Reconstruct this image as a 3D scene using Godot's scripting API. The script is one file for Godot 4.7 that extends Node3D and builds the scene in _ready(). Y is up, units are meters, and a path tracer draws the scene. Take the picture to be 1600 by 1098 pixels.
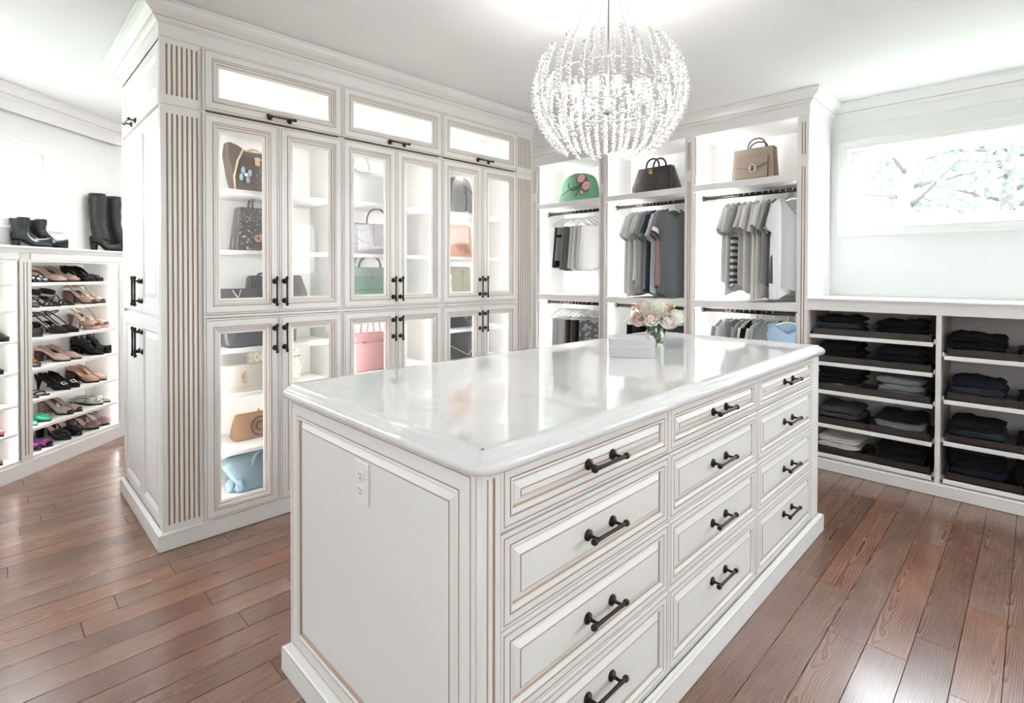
extends Node3D
# A walk-in dressing room: x to the right of the closet wall, y up, -z towards the closet wall; metres.

const UP := Vector3.UP
const Q := 0.70710678
const CEIL := 2.55
var BX := Basis(Vector3(0, 0, -1), Vector3.UP, Vector3(1, 0, 0))      # faces +x
var BZ := Basis.IDENTITY                                              # faces +z
var BS := Basis(Vector3(-Q, 0, -Q), Vector3.UP, Vector3(Q, 0, -Q))    # the angled shoe wall
var SHOE0 := Vector3(-4.436, 0, -0.0473)
var rng := RandomNumberGenerator.new()
var used := {}
var M := {}
var handle_mesh: ArrayMesh
var hanger_mesh: ArrayMesh
var hook_mesh: ArrayMesh


# ---------------------------------------------------------------- mesh building
class MB:
	var s := {}
	var xf := Transform3D()
	var sm := -1

	func tri(m, a: Vector3, b: Vector3, c: Vector3, ua := Vector2.ZERO, ub := Vector2.ZERO, uc := Vector2.ZERO):
		var t: SurfaceTool = s.get(m)
		if t == null:
			t = SurfaceTool.new()
			t.begin(Mesh.PRIMITIVE_TRIANGLES)
			s[m] = t
		t.set_smooth_group(sm)
		t.set_uv(ua)
		t.add_vertex(xf * a)
		t.set_uv(uc)
		t.add_vertex(xf * c)
		t.set_uv(ub)
		t.add_vertex(xf * b)

	func quad(m, a: Vector3, b: Vector3, c: Vector3, d: Vector3, uv := []):
		if uv.is_empty():
			tri(m, a, b, c)
			tri(m, a, c, d)
		else:
			tri(m, a, b, c, uv[0], uv[1], uv[2])
			tri(m, a, c, d, uv[0], uv[2], uv[3])

	func poly(m, pts: Array, out: Vector3):
		var n: Vector3 = (pts[1] - pts[0]).cross(pts[2] - pts[0])
		if n.dot(out) < 0:
			pts.reverse()
		for i in range(1, pts.size() - 1):
			tri(m, pts[0], pts[i], pts[i + 1])

	func bp(lo: Vector3, hi: Vector3, sg: Array, ax: int, b: float) -> Vector3:
		var v := Vector3()
		for k in 3:
			v[k] = hi[k] if sg[k] > 0 else lo[k]
			if k != ax:
				v[k] -= b * sg[k]
		return v

	func box(m, lo: Vector3, hi: Vector3, b := 0.0):
		for ax in 3:
			var c: int = (ax + 1) % 3
			var e: int = (ax + 2) % 3
			for s1 in [-1, 1]:
				var out := Vector3()
				out[ax] = s1
				var pts := []
				for cc in [[-1, -1], [1, -1], [1, 1], [-1, 1]]:
					var sg := [0, 0, 0]
					sg[ax] = s1
					sg[c] = cc[0]
					sg[e] = cc[1]
					pts.append(bp(lo, hi, sg, ax, b))
				poly(m, pts, out)
				if b > 0.0:
					for s2 in [-1, 1]:
						var o2 := out
						o2[c] = s2
						var sa := [0, 0, 0]
						sa[ax] = s1
						sa[c] = s2
						var sb := sa.duplicate()
						sa[e] = -1
						sb[e] = 1
						poly(m, [bp(lo, hi, sa, ax, b), bp(lo, hi, sb, ax, b), bp(lo, hi, sb, c, b), bp(lo, hi, sa, c, b)], o2)
		if b > 0.0:
			for x in [-1, 1]:
				for y in [-1, 1]:
					for z in [-1, 1]:
						var sg := [x, y, z]
						poly(m, [bp(lo, hi, sg, 0, b), bp(lo, hi, sg, 1, b), bp(lo, hi, sg, 2, b)], Vector3(x, y, z))

	# picture-frame moulding round a rectangle in the xy plane; prof = [inset, z, material of the strip that starts there]
	func frame(r: Rect2, prof: Array, ms: Array):
		var c := [r.position, Vector2(r.end.x, r.position.y), r.end, Vector2(r.position.x, r.end.y)]
		var d := [Vector2(1, 1), Vector2(-1, 1), Vector2(-1, -1), Vector2(1, -1)]
		for k in prof.size() - 1:
			var m = ms[prof[k][2]]
			for i in 4:
				var j := (i + 1) % 4
				var a0: Vector2 = c[i] + d[i] * prof[k][0]
				var b0: Vector2 = c[j] + d[j] * prof[k][0]
				var a1: Vector2 = c[i] + d[i] * prof[k + 1][0]
				var b1: Vector2 = c[j] + d[j] * prof[k + 1][0]
				quad(m, Vector3(a0.x, a0.y, prof[k][1]), Vector3(b0.x, b0.y, prof[k][1]), Vector3(b1.x, b1.y, prof[k + 1][1]), Vector3(a1.x, a1.y, prof[k + 1][1]))

	# moulding along a path in plan (x, z), offset to the left of travel; prof from top to bottom = [offset, y, material]
	func run(path: Array, closed: bool, prof: Array, ms: Array):
		var n := path.size()
		var mit := []
		for i in n:
			var a: Vector2 = path[i] - path[(i + n - 1) % n]
			var b: Vector2 = path[(i + 1) % n] - path[i]
			if not closed and i == 0:
				a = b
			if not closed and i == n - 1:
				b = a
			a = a.normalized()
			b = b.normalized()
			var la := Vector2(a.y, -a.x)
			var lb := Vector2(b.y, -b.x)
			mit.append((la + lb) / (1.0 + la.dot(lb)))
		for i in (n if closed else n - 1):
			var j := (i + 1) % n
			for k in prof.size() - 1:
				var p := []
				for e in [[i, k], [j, k], [j, k + 1], [i, k + 1]]:
					var v: Vector2 = path[e[0]] + mit[e[0]] * prof[e[1]][0]
					p.append(Vector3(v.x, prof[e[1]][1], v.y))
				quad(ms[prof[k][2]], p[0], p[1], p[2], p[3])

	# skin over rings of equal length
	func loft(m, rings: Array, closed := true, cap0 := false, cap1 := false):
		var n: int = rings[0].size()
		var cen := Vector3()
		for p in rings[0]:
			cen += p / n
		var cen1 := Vector3()
		for p in rings[-1]:
			cen1 += p / n
		var flip := false
		var mid: int = rings.size() / 2
		var cm := Vector3()
		for p in rings[mid]:
			cm += p / n
		if closed:
			var area := Vector3()
			for i in n:
				area += (rings[mid][i] - cm).cross(rings[mid][(i + 1) % n] - cm)
			flip = area.dot(cen1 - cen) < 0
		var w: int = n if closed else n - 1
		for j in rings.size() - 1:
			for i in w:
				var i2 := (i + 1) % n
				var u0 := float(i) / w
				var u1 := float(i + 1) / w
				var v0 := float(j) / (rings.size() - 1)
				var v1 := float(j + 1) / (rings.size() - 1)
				var uv := [Vector2(u0, v0), Vector2(u1, v0), Vector2(u1, v1), Vector2(u0, v1)]
				if flip:
					quad(m, rings[j][i2], rings[j][i], rings[j + 1][i], rings[j + 1][i2], [uv[1], uv[0], uv[3], uv[2]])
				else:
					quad(m, rings[j][i], rings[j][i2], rings[j + 1][i2], rings[j + 1][i], uv)
		for e in [[cap0, 0, cen], [cap1, rings.size() - 1, cen1]]:
			if e[0]:
				var r = rings[e[1]]
				for i in n:
					var i2 := (i + 1) % n
					if (e[1] == 0) != flip:
						tri(m, e[2], r[i2], r[i])
					else:
						tri(m, e[2], r[i], r[i2])

	# round bar through points; radius a number or one per point
	func tube(m, pts: Array, rad, sides := 8, caps := true, flat := 1.0):
		var rings := []
		var side := Vector3.ZERO
		for i in pts.size():
			var t: Vector3 = (pts[mini(i + 1, pts.size() - 1)] - pts[maxi(i - 1, 0)]).normalized()
			if side == Vector3.ZERO:
				side = t.cross(Vector3.UP)
				if side.length() < 0.1:
					side = t.cross(Vector3.RIGHT)
			side = (side - t * side.dot(t)).normalized()
			var up := side.cross(t).normalized()
			var r: float = rad[i] if rad is Array else rad
			var ring := PackedVector3Array()
			for k in sides:
				var a := TAU * k / sides
				ring.append(pts[i] + side * cos(a) * r + up * sin(a) * r * flat)
			rings.append(ring)
		loft(m, rings, true, caps, caps)

	# turned shape about the y axis of frame f: prof = [radius, height]
	func lathe(m, prof: Array, sides := 16, f := Transform3D()):
		var rings := []
		for p in prof:
			var ring := PackedVector3Array()
			for k in sides:
				var a := TAU * k / sides
				ring.append(f * Vector3(cos(a) * p[0], p[1], sin(a) * p[0]))
			rings.append(ring)
		loft(m, rings, true, prof[0][0] > 0.0005, prof[-1][0] > 0.0005)

	func ball(m, c: Vector3, r: Vector3, n := 8, k := 6):
		var prof := []
		for i in k + 1:
			var a := PI * i / k
			prof.append([sin(a), -cos(a)])
		lathe(m, prof, n, Transform3D(Basis.from_scale(r), c))

	func mesh() -> ArrayMesh:
		var am: ArrayMesh = null
		for m in s:
			s[m].generate_normals()
			am = s[m].commit(am)
			am.surface_set_material(am.get_surface_count() - 1, m)
		return am


# ---------------------------------------------------------------- things, parts, labels
func numbered(called: String) -> String:
	var n: int = used.get(called, 0)
	used[called] = n + 1
	return called if n == 0 else "%s_%03d" % [called, n]


func tag(o: Node3D, label: String, category: String, group := "") -> Node3D:
	o.set_meta("label", label)
	o.set_meta("category", category)
	if group != "":
		o.set_meta("group", group)
	return o


func thing(called: String, label: String, category: String, at := Transform3D(), group := "") -> Node3D:
	var o := Node3D.new()
	o.name = numbered(called)
	add_child(o, true)
	o.transform = at
	return tag(o, label, category, group)


func obj(called: String, mb: MB, parent: Node = null) -> MeshInstance3D:
	return inst(called, mb.mesh(), parent)


func inst(called: String, mesh: Mesh, parent: Node = null, xf := Transform3D()) -> MeshInstance3D:
	var o := MeshInstance3D.new()
	o.name = numbered(called) if parent == null else called
	o.mesh = mesh
	o.transform = xf
	o.cast_shadow = GeometryInstance3D.SHADOW_CASTING_SETTING_ON
	(self if parent == null else parent).add_child(o, true)
	return o


func structure(called: String, mb: MB) -> MeshInstance3D:
	var o := inst(called, mb.mesh())
	o.set_meta("kind", "structure")
	return o


func mat(c: Color, rough := 0.5, metal := 0.0, spec := 0.5) -> StandardMaterial3D:
	var m := StandardMaterial3D.new()
	m.albedo_color = c
	m.roughness = rough
	m.metallic = metal
	m.metallic_specular = spec
	return m


func rgb(r: int, g: int, b: int) -> Color:
	return Color8(r, g, b)


func cloth(c: Color) -> StandardMaterial3D:
	var m := mat(c, 0.95, 0.0, 0.25)
	m.rim_enabled = true
	m.rim = 0.25
	m.rim_tint = 0.6
	return m


func glow(c: Color, e: float) -> StandardMaterial3D:
	var m := mat(c, 0.6)
	m.emission_enabled = true
	m.emission = c
	m.emission_energy_multiplier = e
	return m


func area(parent: Node, called: String, pos: Vector3, dir: Vector3, size: Vector2, e: float, c := Color(1, 0.99, 0.975)):
	var l := AreaLight3D.new()
	l.name = called
	l.area_size = size
	l.area_normalize_energy = true
	l.light_energy = e
	l.light_color = c
	l.area_range = 12.0
	l.shadow_enabled = true
	l.transform = Transform3D(Basis.looking_at(dir, UP if absf(dir.normalized().y) < 0.9 else Vector3.RIGHT), pos)
	parent.add_child(l, true)


func ring(c: Vector3, ax: Vector3, ay: Vector3, n: int, pw := 1.0) -> PackedVector3Array:
	var r := PackedVector3Array()
	for k in n:
		var a := TAU * k / n
		var x := signf(cos(a)) * pow(absf(cos(a)), pw)
		var y := signf(sin(a)) * pow(absf(sin(a)), pw)
		r.append(c + ax * x + ay * y)
	return r


func arc(c: Vector3, ax: Vector3, ay: Vector3, a0: float, a1: float, n: int) -> Array:
	var r := []
	for k in n + 1:
		var a := lerpf(a0, a1, float(k) / n)
		r.append(c + ax * cos(a) + ay * sin(a))
	return r


func shoe_at(s: float, y: float, d: float) -> Transform3D:
	return Transform3D(BS, SHOE0 + BS * Vector3(s, y, d))


func cab_at(u: float, y: float, n: float) -> Transform3D:
	return Transform3D(BX, Vector3(-2.885 + n, y, -0.745 - u))


func _ready():
	rng.seed = 7
	# camera: verticals almost upright, the lens shifted down
	var cam := Camera3D.new()
	cam.name = "camera"
	cam.position = Vector3(0, 1.30, 0)
	cam.rotation = Vector3(deg_to_rad(-0.7509), deg_to_rad(45.0105), deg_to_rad(0.11585))
	var near := 0.05
	cam.set_frustum(near * 1098.0 / 821.21, Vector2(0, -110.56 / 821.21 * near), near, 120.0)
	add_child(cam)
	cam.current = true
	# sky: bright overcast daylight
	var sky_mat := ProceduralSkyMaterial.new()
	sky_mat.sky_top_color = Color(0.93, 0.97, 1.0)
	sky_mat.sky_horizon_color = Color(1, 1, 1)
	sky_mat.ground_horizon_color = Color(0.86, 0.88, 0.86)
	sky_mat.ground_bottom_color = Color(0.5, 0.53, 0.5)
	sky_mat.sun_angle_max = 0.0
	var sky := Sky.new()
	sky.sky_material = sky_mat
	var env := Environment.new()
	env.background_mode = Environment.BG_SKY
	env.sky = sky
	env.background_energy_multiplier = 14.0
	env.tonemap_mode = Environment.TONE_MAPPER_LINEAR
	env.tonemap_exposure = 1.72
	env.sdfgi_enabled = true
	env.ssao_enabled = true
	env.ssil_enabled = true
	var we := WorldEnvironment.new()
	we.name = "world_environment"
	we.environment = env
	add_child(we)
	make_materials()
	make_added_downlights()
	make_room()
	make_floor()
	make_island()
	make_display_cabinets()
	make_wardrobe()
	make_denim_cabinet()
	make_shoe_cabinet()
	make_chandelier()
	make_handbags()
	make_shoes()
	make_garments()
	make_folded()
	make_flowers()
	make_outside()


func make_materials():
	M.paint = mat(rgb(237, 236, 234), 0.38)
	M.glaze = mat(rgb(188, 162, 144), 0.5)
	M.gap = mat(rgb(120, 88, 66), 0.7)
	M.white = mat(rgb(244, 244, 243), 0.4)
	M.inside = mat(rgb(246, 246, 244), 0.5)
	M.wall = mat(rgb(240, 241, 240), 0.8)
	M.ceil = mat(rgb(238, 238, 238), 0.9)
	M.stone = mat(rgb(240, 241, 241), 0.045)
	M.stone.clearcoat_enabled = true
	M.stone.clearcoat = 0.4
	M.stone.clearcoat_roughness = 0.05
	var sn := FastNoiseLite.new()
	sn.seed = 3
	sn.frequency = 0.006
	sn.fractal_octaves = 5
	var st := NoiseTexture2D.new()
	st.width = 512
	st.height = 512
	st.seamless = true
	st.noise = sn
	var gr := Gradient.new()
	gr.colors = PackedColorArray([Color(0.985, 0.985, 0.985), Color(0.97, 0.97, 0.97), Color(0.93, 0.93, 0.935), Color(0.97, 0.97, 0.97)])
	gr.offsets = PackedFloat32Array([0.0, 0.47, 0.5, 0.53])
	st.color_ramp = gr
	M.stone.albedo_texture = st
	M.stone.uv1_triplanar = true
	M.stone.uv1_world_triplanar = true
	M.stone.uv1_scale = Vector3(0.7, 0.7, 0.7)
	M.bronze = mat(rgb(58, 50, 46), 0.32, 0.85)
	M.rod = mat(rgb(52, 48, 46), 0.3, 0.8)
	M.chrome = mat(rgb(225, 225, 228), 0.12, 1.0)
	M.gold = mat(rgb(214, 170, 96), 0.25, 1.0)
	M.glass = mat(Color(1, 1, 1, 0.06), 0.02)
	M.glass.metallic_specular = 0.3
	M.glass.transparency = BaseMaterial3D.TRANSPARENCY_ALPHA
	M.led = glow(Color(1, 1, 1), 3.0)
	M.inside_shade_tint = mat(rgb(205, 199, 195), 0.6)  # white interior with its unlit shade mixed into the colour
	M.fence = mat(rgb(52, 43, 41), 0.25)
	M.hanger = mat(rgb(243, 243, 240), 0.45)
	M.black = mat(rgb(22, 21, 22), 0.45)
	M.dark_sole = mat(rgb(38, 30, 28), 0.6)
	M.plastic = mat(rgb(238, 238, 236), 0.3)
	M.slot = mat(rgb(60, 60, 60), 0.6)


# ---------------------------------------------------------------- room
func wall_box(mb: MB, a: Vector3, b: Vector3):
	mb.box(M.wall, Vector3(minf(a.x, b.x), minf(a.y, b.y), minf(a.z, b.z)), Vector3(maxf(a.x, b.x), maxf(a.y, b.y), maxf(a.z, b.z)))


# a wall seen from its front in the xy plane of f, with rectangular openings
func wall(called: String, f: Transform3D, x0: float, x1: float, holes: Array):
	var mb := MB.new()
	mb.xf = f
	var x := x0
	for h: Rect2 in holes:
		mb.box(M.wall, Vector3(x, 0, -0.16), Vector3(h.position.x, CEIL, 0))
		mb.box(M.wall, Vector3(h.position.x, 0, -0.16), Vector3(h.end.x, h.position.y, 0))
		mb.box(M.wall, Vector3(h.position.x, h.end.y, -0.16), Vector3(h.end.x, CEIL, 0))
		x = h.end.x
	mb.box(M.wall, Vector3(x, 0, -0.16), Vector3(x1, CEIL, 0))
	structure(called, mb)


func window(called: String, f: Transform3D, h: Rect2, mullions := 0):
	var mb := MB.new()
	mb.xf = f
	var w = M.white
	# casing round the opening, then the reveal and the sash
	mb.frame(h.grow(0.068), [[0, 0, 0], [0, 0.016, 0], [0.006, 0.022, 0], [0.02, 0.022, 0], [0.026, 0.017, 0], [0.05, 0.015, 0], [0.056, 0.02, 0], [0.066, 0.02, 0], [0.0695, 0.016, 0], [0.0695, -0.1, 0], [0.0695, -0.16, 0]], [w])
	var root := structure(called, mb)
	var sash := MB.new()
	sash.xf = f
	sash.frame(h.grow(-0.0025), [[0, -0.15, 0], [0, -0.085, 0], [0.02, -0.085, 0], [0.024, -0.092, 0], [0.05, -0.092, 0], [0.056, -0.1, 0], [0.062, -0.1, 0], [0.062, -0.14, 0], [0, -0.15, 0]], [w])
	for k in mullions:
		var x := h.position.x + h.size.x * (k + 1) / (mullions + 1)
		sash.box(w, Vector3(x - 0.025, h.position.y, -0.14), Vector3(x + 0.025, h.end.y, -0.09), 0.004)
	obj("window_sash", sash, root)
	var pane := MB.new()
	pane.xf = f
	var g := h.grow(-0.055)
	pane.quad(M.glass, Vector3(g.position.x, g.position.y, -0.12), Vector3(g.end.x, g.position.y, -0.12), Vector3(g.end.x, g.end.y, -0.12), Vector3(g.position.x, g.end.y, -0.12))
	obj("window_pane", pane, root)


func make_room():
	var c := MB.new()
	var outline := []
	for v in [Vector2(3.12, -4.64), Vector2(-5.69, -4.64), Vector2(-5.69, -0.7), Vector2(-5.6, -0.5), Vector2(-3.35, 1.75), Vector2(-3.3, 1.91), Vector2(3.12, 1.91)]:
		outline.append(Vector3(v.x, CEIL, v.y))
	c.poly(M.ceil, outline.duplicate(), Vector3.DOWN)
	c.poly(M.ceil, outline.map(func(v): return v + UP * 0.15), UP)
	for i in outline.size():
		var a: Vector3 = outline[i]
		var b: Vector3 = outline[(i + 1) % outline.size()]
		c.poly(M.ceil, [a, b, b + UP * 0.15, a + UP * 0.15], (a + b) / 2 + Vector3(1.3, 0, 1.4))
	structure("ceiling", c)
	var wb := Rect2(-0.99, 1.643, 1.62, 0.567)
	var wb2 := Rect2(1.5, 1.643, 1.25, 0.567)
	wall("wall_back", Transform3D(BZ, Vector3(0, 0, -4.49)), -5.7, 3.2, [wb, wb2])
	window("window_1", Transform3D(BZ, Vector3(0, 0, -4.49)), wb)
	window("window_4", Transform3D(BZ, Vector3(0, 0, -4.49)), wb2)
	wall("wall_left", Transform3D(BX, Vector3(-5.54, 0, 0)), 0.60, 4.6, [])
	var fs := Transform3D(BS, SHOE0 + BS * Vector3(0, 0, -0.29))
	var ws := Rect2(-1.5, 1.668, 2.235, 0.51)
	wall("wall_angled", fs, -2.35, 1.36, [ws])
	window("window_2", fs, ws, 1)
	# behind the camera: an unseen window added as fill light
	var wf := Rect2(-1.55, 0.95, 1.0, 1.2)
	wall("wall_front", Transform3D(Basis(Vector3(-1, 0, 0), UP, Vector3(0, 0, -1)), Vector3(0, 0, 1.76)), -3.16, 3.4, [wf])
	window("window_3", Transform3D(Basis(Vector3(-1, 0, 0), UP, Vector3(0, 0, -1)), Vector3(0, 0, 1.76)), wf, 2)
	var wr := Rect2(-4.1, 1.25, 0.95, 0.95)
	wall("wall_right", Transform3D(Basis(Vector3(0, 0, 1), UP, Vector3(-1, 0, 0)), Vector3(3.0, 0, 0)), -4.65, 1.92, [wr])
	window("window_5", Transform3D(Basis(Vector3(0, 0, 1), UP, Vector3(-1, 0, 0)), Vector3(3.0, 0, 0)), wr)  # unseen window, added to light the island drawers
	# crown moulding and frieze round the room, over the wardrobe too
	var p := func(s: float, d: float) -> Vector2:
		var v := SHOE0 + BS * Vector3(s, 0, d)
		return Vector2(v.x, v.z)
	var path := [Vector2(3.0, -4.49), Vector2(-1.107, -4.49), Vector2(-1.107, -3.955), Vector2(-5.54, -3.955), Vector2(-5.54, -0.86), Vector2(-5.515, -0.775), Vector2(-5.46, -0.705), p.call(-2.2, -0.29), Vector2(p.call(-2.2, -0.29).x + 0.1, 1.76), Vector2(3.0, 1.76)]
	var tr := MB.new()
	tr.run(path, true, crown_profile(2.382), [M.white, M.glaze])
	structure("trim_1", tr)


func crown_profile(low: float) -> Array:
	return [[0.082, CEIL - 0.001, 0], [0.082, CEIL - 0.012, 0], [0.078, CEIL - 0.016, 0], [0.074, CEIL - 0.03, 0], [0.062, CEIL - 0.045, 0], [0.046, CEIL - 0.055, 0], [0.034, CEIL - 0.062, 0], [0.032, CEIL - 0.065, 1], [0.031, CEIL - 0.068, 0], [0.026, CEIL - 0.07, 0], [0.024, CEIL - 0.078, 0], [0.013, CEIL - 0.088, 0], [0.007, CEIL - 0.09, 0], [0.006, low + 0.02, 0], [0.006, low + 0.003, 0], [0.0, low, 0]]


func make_added_downlights():
	# unseen ceiling lamps added for fill, behind the camera and beside the cabinets
	var k := 0
	for e in [[-1.3, 0.9, 0.08, "behind the island's near end"], [-2.6, 0.9, 0.05, "left of the one behind the island"], [0.75, -1.7, 0.25, "right of the island"], [-3.45, 0.4, 0.42, "before the tall cabinet's end"], [-4.15, 0.58, 0.45, "over the shoe counter's window"], [-4.6, -1.35, 0.8, "in the aisle behind the tall cabinets"], [-4.6, -2.6, 0.8, "deep in the aisle behind the tall cabinets"]]:
		var p := Vector2(e[0], e[1])
		var o := thing("added_ceiling_light", "added unseen round white recessed ceiling lamp " + e[3], "ceiling lamp", Transform3D(Basis(), Vector3(p.x, CEIL, p.y)), "added ceiling lamps")
		var r := MB.new()
		r.lathe(M.white, [[0.085, 0.0], [0.085, -0.006], [0.065, -0.009], [0.06, -0.003]], 24)
		obj("ring", r, o)
		var d := MB.new()
		d.lathe(M.led, [[0.06, -0.003], [0.03, -0.005], [0.0, -0.005]], 24)
		obj("lamp_lens", d, o)
		area(o, "fill_light", Vector3(0, -0.012, 0), Vector3.DOWN, Vector2(0.1, 0.1), e[2])
		k += 1


# ---------------------------------------------------------------- floor
func wood_image(sd: int) -> Image:
	var w := 1024
	var h := 512
	var n1 := FastNoiseLite.new()
	n1.seed = sd
	n1.frequency = 0.004
	n1.fractal_octaves = 4
	var n2 := FastNoiseLite.new()
	n2.seed = sd + 9
	n2.frequency = 0.09
	n2.fractal_octaves = 2
	var a := n1.get_image(w, h, false, false, false).get_data()
	var b := n2.get_image(w / 16, h * 2, false, false, false)
	b.resize(w, h, Image.INTERPOLATE_CUBIC)
	var bd := b.get_data()
	var out := PackedByteArray()
	out.resize(w * h * 3)
	var r := RandomNumberGenerator.new()
	r.seed = sd
	for strip in 4:
		var cx := r.randf_range(0.2, 0.8) * w
		var cy := (strip + r.randf_range(-0.2, 1.2)) * 128.0
		var dens := r.randf_range(0.11, 0.2)
		var st := r.randf_range(0.03, 0.07)
		var flat := r.randf() < 0.35
		for y in range(strip * 128, strip * 128 + 128):
			for x in w:
				var i := y * w + x
				var wob := (a[i] - 128) * 0.3
				var dy := y - cy + wob * 0.35
				var dx := (x - cx) * st
				var d: float = absf(dy) * 0.9 + dx * 0.6 if flat else sqrt(dx * dx + dy * dy) + wob * 0.25
				var f := fposmod(d * dens, 1.0)
				var ringv := f * f * f
				var v := 1.0 - 0.30 * ringv - 0.16 * (1.0 - bd[i] / 255.0) + (a[i] - 128) * 0.0007
				var o := i * 3
				out[o] = int(clampf(v * 166.0, 0, 255))
				out[o + 1] = int(clampf(v * sqrt(v) * 134.0, 0, 255))
				out[o + 2] = int(clampf(v * sqrt(v) * 114.0, 0, 255))
	var im := Image.create_from_data(w, h, false, Image.FORMAT_RGB8, out)
	return im


func make_floor():
	var base := MB.new()
	base.box(mat(rgb(70, 46, 36), 0.8), Vector3(-5.9, -0.15, -4.7), Vector3(3.2, -0.012, 2.1))
	var root := structure("floor", base)
	var tex := ImageTexture.create_from_image(wood_image(11))
	var ms := []
	for t in [Color(1, 1, 1), Color(0.93, 0.9, 0.89), Color(0.86, 0.82, 0.80), Color(1.0, 0.95, 0.9), Color(0.95, 0.96, 0.97)]:
		var m := mat(t, 0.26)
		m.albedo_texture = tex
		m.clearcoat_enabled = true
		m.clearcoat = 0.5
		m.clearcoat_roughness = 0.17
		ms.append(m)
	var cam_b := Basis.from_euler(Vector3(deg_to_rad(-0.7509), deg_to_rad(45.0105), deg_to_rad(0.11585)))
	var rest := MB.new()
	var pitch := 0.1162
	var count := 0
	for k in range(-50, 28):
		var x0 := -0.065 + pitch * k
		var z := -4.7 + rng.randf() * 0.9
		while z < 2.0:
			var z1 := minf(z + rng.randf_range(0.55, 1.35), 2.05)
			var seen := false
			for q in [0.0, 0.25, 0.5, 0.75, 1.0]:
				var v := cam_b.inverse() * (Vector3(x0 + 0.058, 0, lerpf(z, z1, q)) - Vector3(0, 1.3, 0))
				if v.z < -0.4:
					var px := 800 + 821 * v.x / -v.z
					var py := 438 - 821 * v.y / -v.z
					seen = seen or (px > -60 and px < 1660 and py < 1180)
			var xm := x0 + 0.058
			if xm > -3.75 and xm < -2.9 and z > -3.0 and z1 < -0.7 or xm > -1.7 and xm < -0.8 and z > -2.95 and z1 < -0.75 or z1 < -3.95 or xm < -5.3:
				seen = false
			var mb := MB.new() if seen and count < 300 else rest
			plank(mb, ms[rng.randi() % 5], x0, x0 + pitch, z, z1)
			if mb != rest:
				obj("plank", mb, root)
				count += 1
			z = z1
	var o := obj("planks_out_of_view", rest, root)
	o.set_meta("kind", "stuff")


func plank(mb: MB, m, x0: float, x1: float, z0: float, z1: float):
	var e := 0.0014
	var t := rng.randf_range(-0.0008, 0.0008)
	var u0 := rng.randf()
	var v0 := 0.25 * (rng.randi() % 4)
	var ul := (z1 - z0) / 1.9
	var fl := rng.randf() < 0.5
	var c := [Vector3(x0, -0.004, z0), Vector3(x1, -0.004, z0), Vector3(x1, -0.004, z1), Vector3(x0, -0.004, z1)]
	var p := [Vector3(x0 + e, t, z0 + e), Vector3(x1 - e, -t, z0 + e), Vector3(x1 - e, -t, z1 - e), Vector3(x0 + e, t, z1 - e)]
	var uv := [Vector2(u0, v0 + 0.01), Vector2(u0, v0 + 0.24), Vector2(u0 + ul, v0 + 0.24), Vector2(u0 + ul, v0 + 0.01)]
	if fl:
		uv = [uv[2], uv[3], uv[0], uv[1]]
	mb.sm = -1
	mb.quad(m, p[3], p[2], p[1], p[0], [uv[3], uv[2], uv[1], uv[0]])
	for i in 4:
		var j := (i + 1) % 4
		mb.quad(m, p[i], p[j], c[j], c[i], [uv[i], uv[j], uv[j], uv[i]])


# ---------------------------------------------------------------- joinery
func handle() -> ArrayMesh:
	if handle_mesh:
		return handle_mesh
	var mb := MB.new()
	mb.sm = 1
	var h := 0.033
	mb.tube(M.bronze, [Vector3(-0.068, 0, h), Vector3(-0.05, 0, h), Vector3(0, 0, h), Vector3(0.05, 0, h), Vector3(0.068, 0, h)], [0.0058, 0.0052, 0.0046, 0.0052, 0.0058], 10)
	for sx in [-1, 1]:
		mb.lathe(M.bronze, [[0.0, 0.012], [0.004, 0.0115], [0.0075, 0.007], [0.0085, 0.002], [0.0078, -0.003], [0.0055, -0.006]], 10, Transform3D(Basis(Vector3(0, 1, 0), Vector3(sx, 0, 0), Vector3(0, 0, sx)), Vector3(sx * 0.067, 0, h)))
		mb.lathe(M.bronze, [[0.0, 0.036], [0.0055, 0.034], [0.0042, 0.026], [0.0042, 0.013], [0.0075, 0.008], [0.0135, 0.0055], [0.0145, 0.003], [0.0145, 0.0]], 14, Transform3D(Basis(Vector3(1, 0, 0), Vector3(0, 0, 1), Vector3(0, -1, 0)), Vector3(sx * 0.052, 0, 0)))
	handle_mesh = mb.mesh()
	return handle_mesh


func put_handle(parent: Node, x: float, y: float, z: float, upright := false):
	var b := Basis(Vector3(0, 0, 1), PI / 2) if upright else Basis()
	inst("handle", handle(), parent, Transform3D(b, Vector3(x, y, z)))


const GLASS_DOOR := [[0.0, -0.002, 0], [0.0, 0.017, 0], [0.002, 0.0195, 0], [0.008, 0.0195, 1], [0.0095, 0.0175, 1], [0.011, 0.0195, 0], [0.041, 0.0195, 1], [0.0428, 0.0165, 1], [0.0445, 0.0195, 0], [0.047, 0.0215, 0], [0.051, 0.0195, 1], [0.0528, 0.0165, 1], [0.0545, 0.0165, 0], [0.0625, 0.012, 1], [0.0645, 0.0085, 1], [0.066, 0.0085, 0], [0.075, 0.005, 0], [0.079, 0.001, 0], [0.079, -0.004, 0], [0.0, -0.004, 0]]
const PANEL_FRONT := [[0.0, -0.002, 0], [0.0, 0.016, 0], [0.002, 0.0185, 0], [0.0075, 0.0185, 1], [0.009, 0.0162, 1], [0.0108, 0.0185, 0], [0.0255, 0.0185, 1], [0.0275, 0.015, 1], [0.029, 0.0185, 0], [0.0325, 0.0195, 0], [0.036, 0.0165, 0], [0.038, 0.011, 1], [0.0405, 0.008, 1], [0.0425, 0.008, 0], [0.0455, 0.0085, 0], [0.059, 0.0165, 1], [0.0602, 0.0155, 1], [0.0616, 0.0178, 0]]


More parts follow.
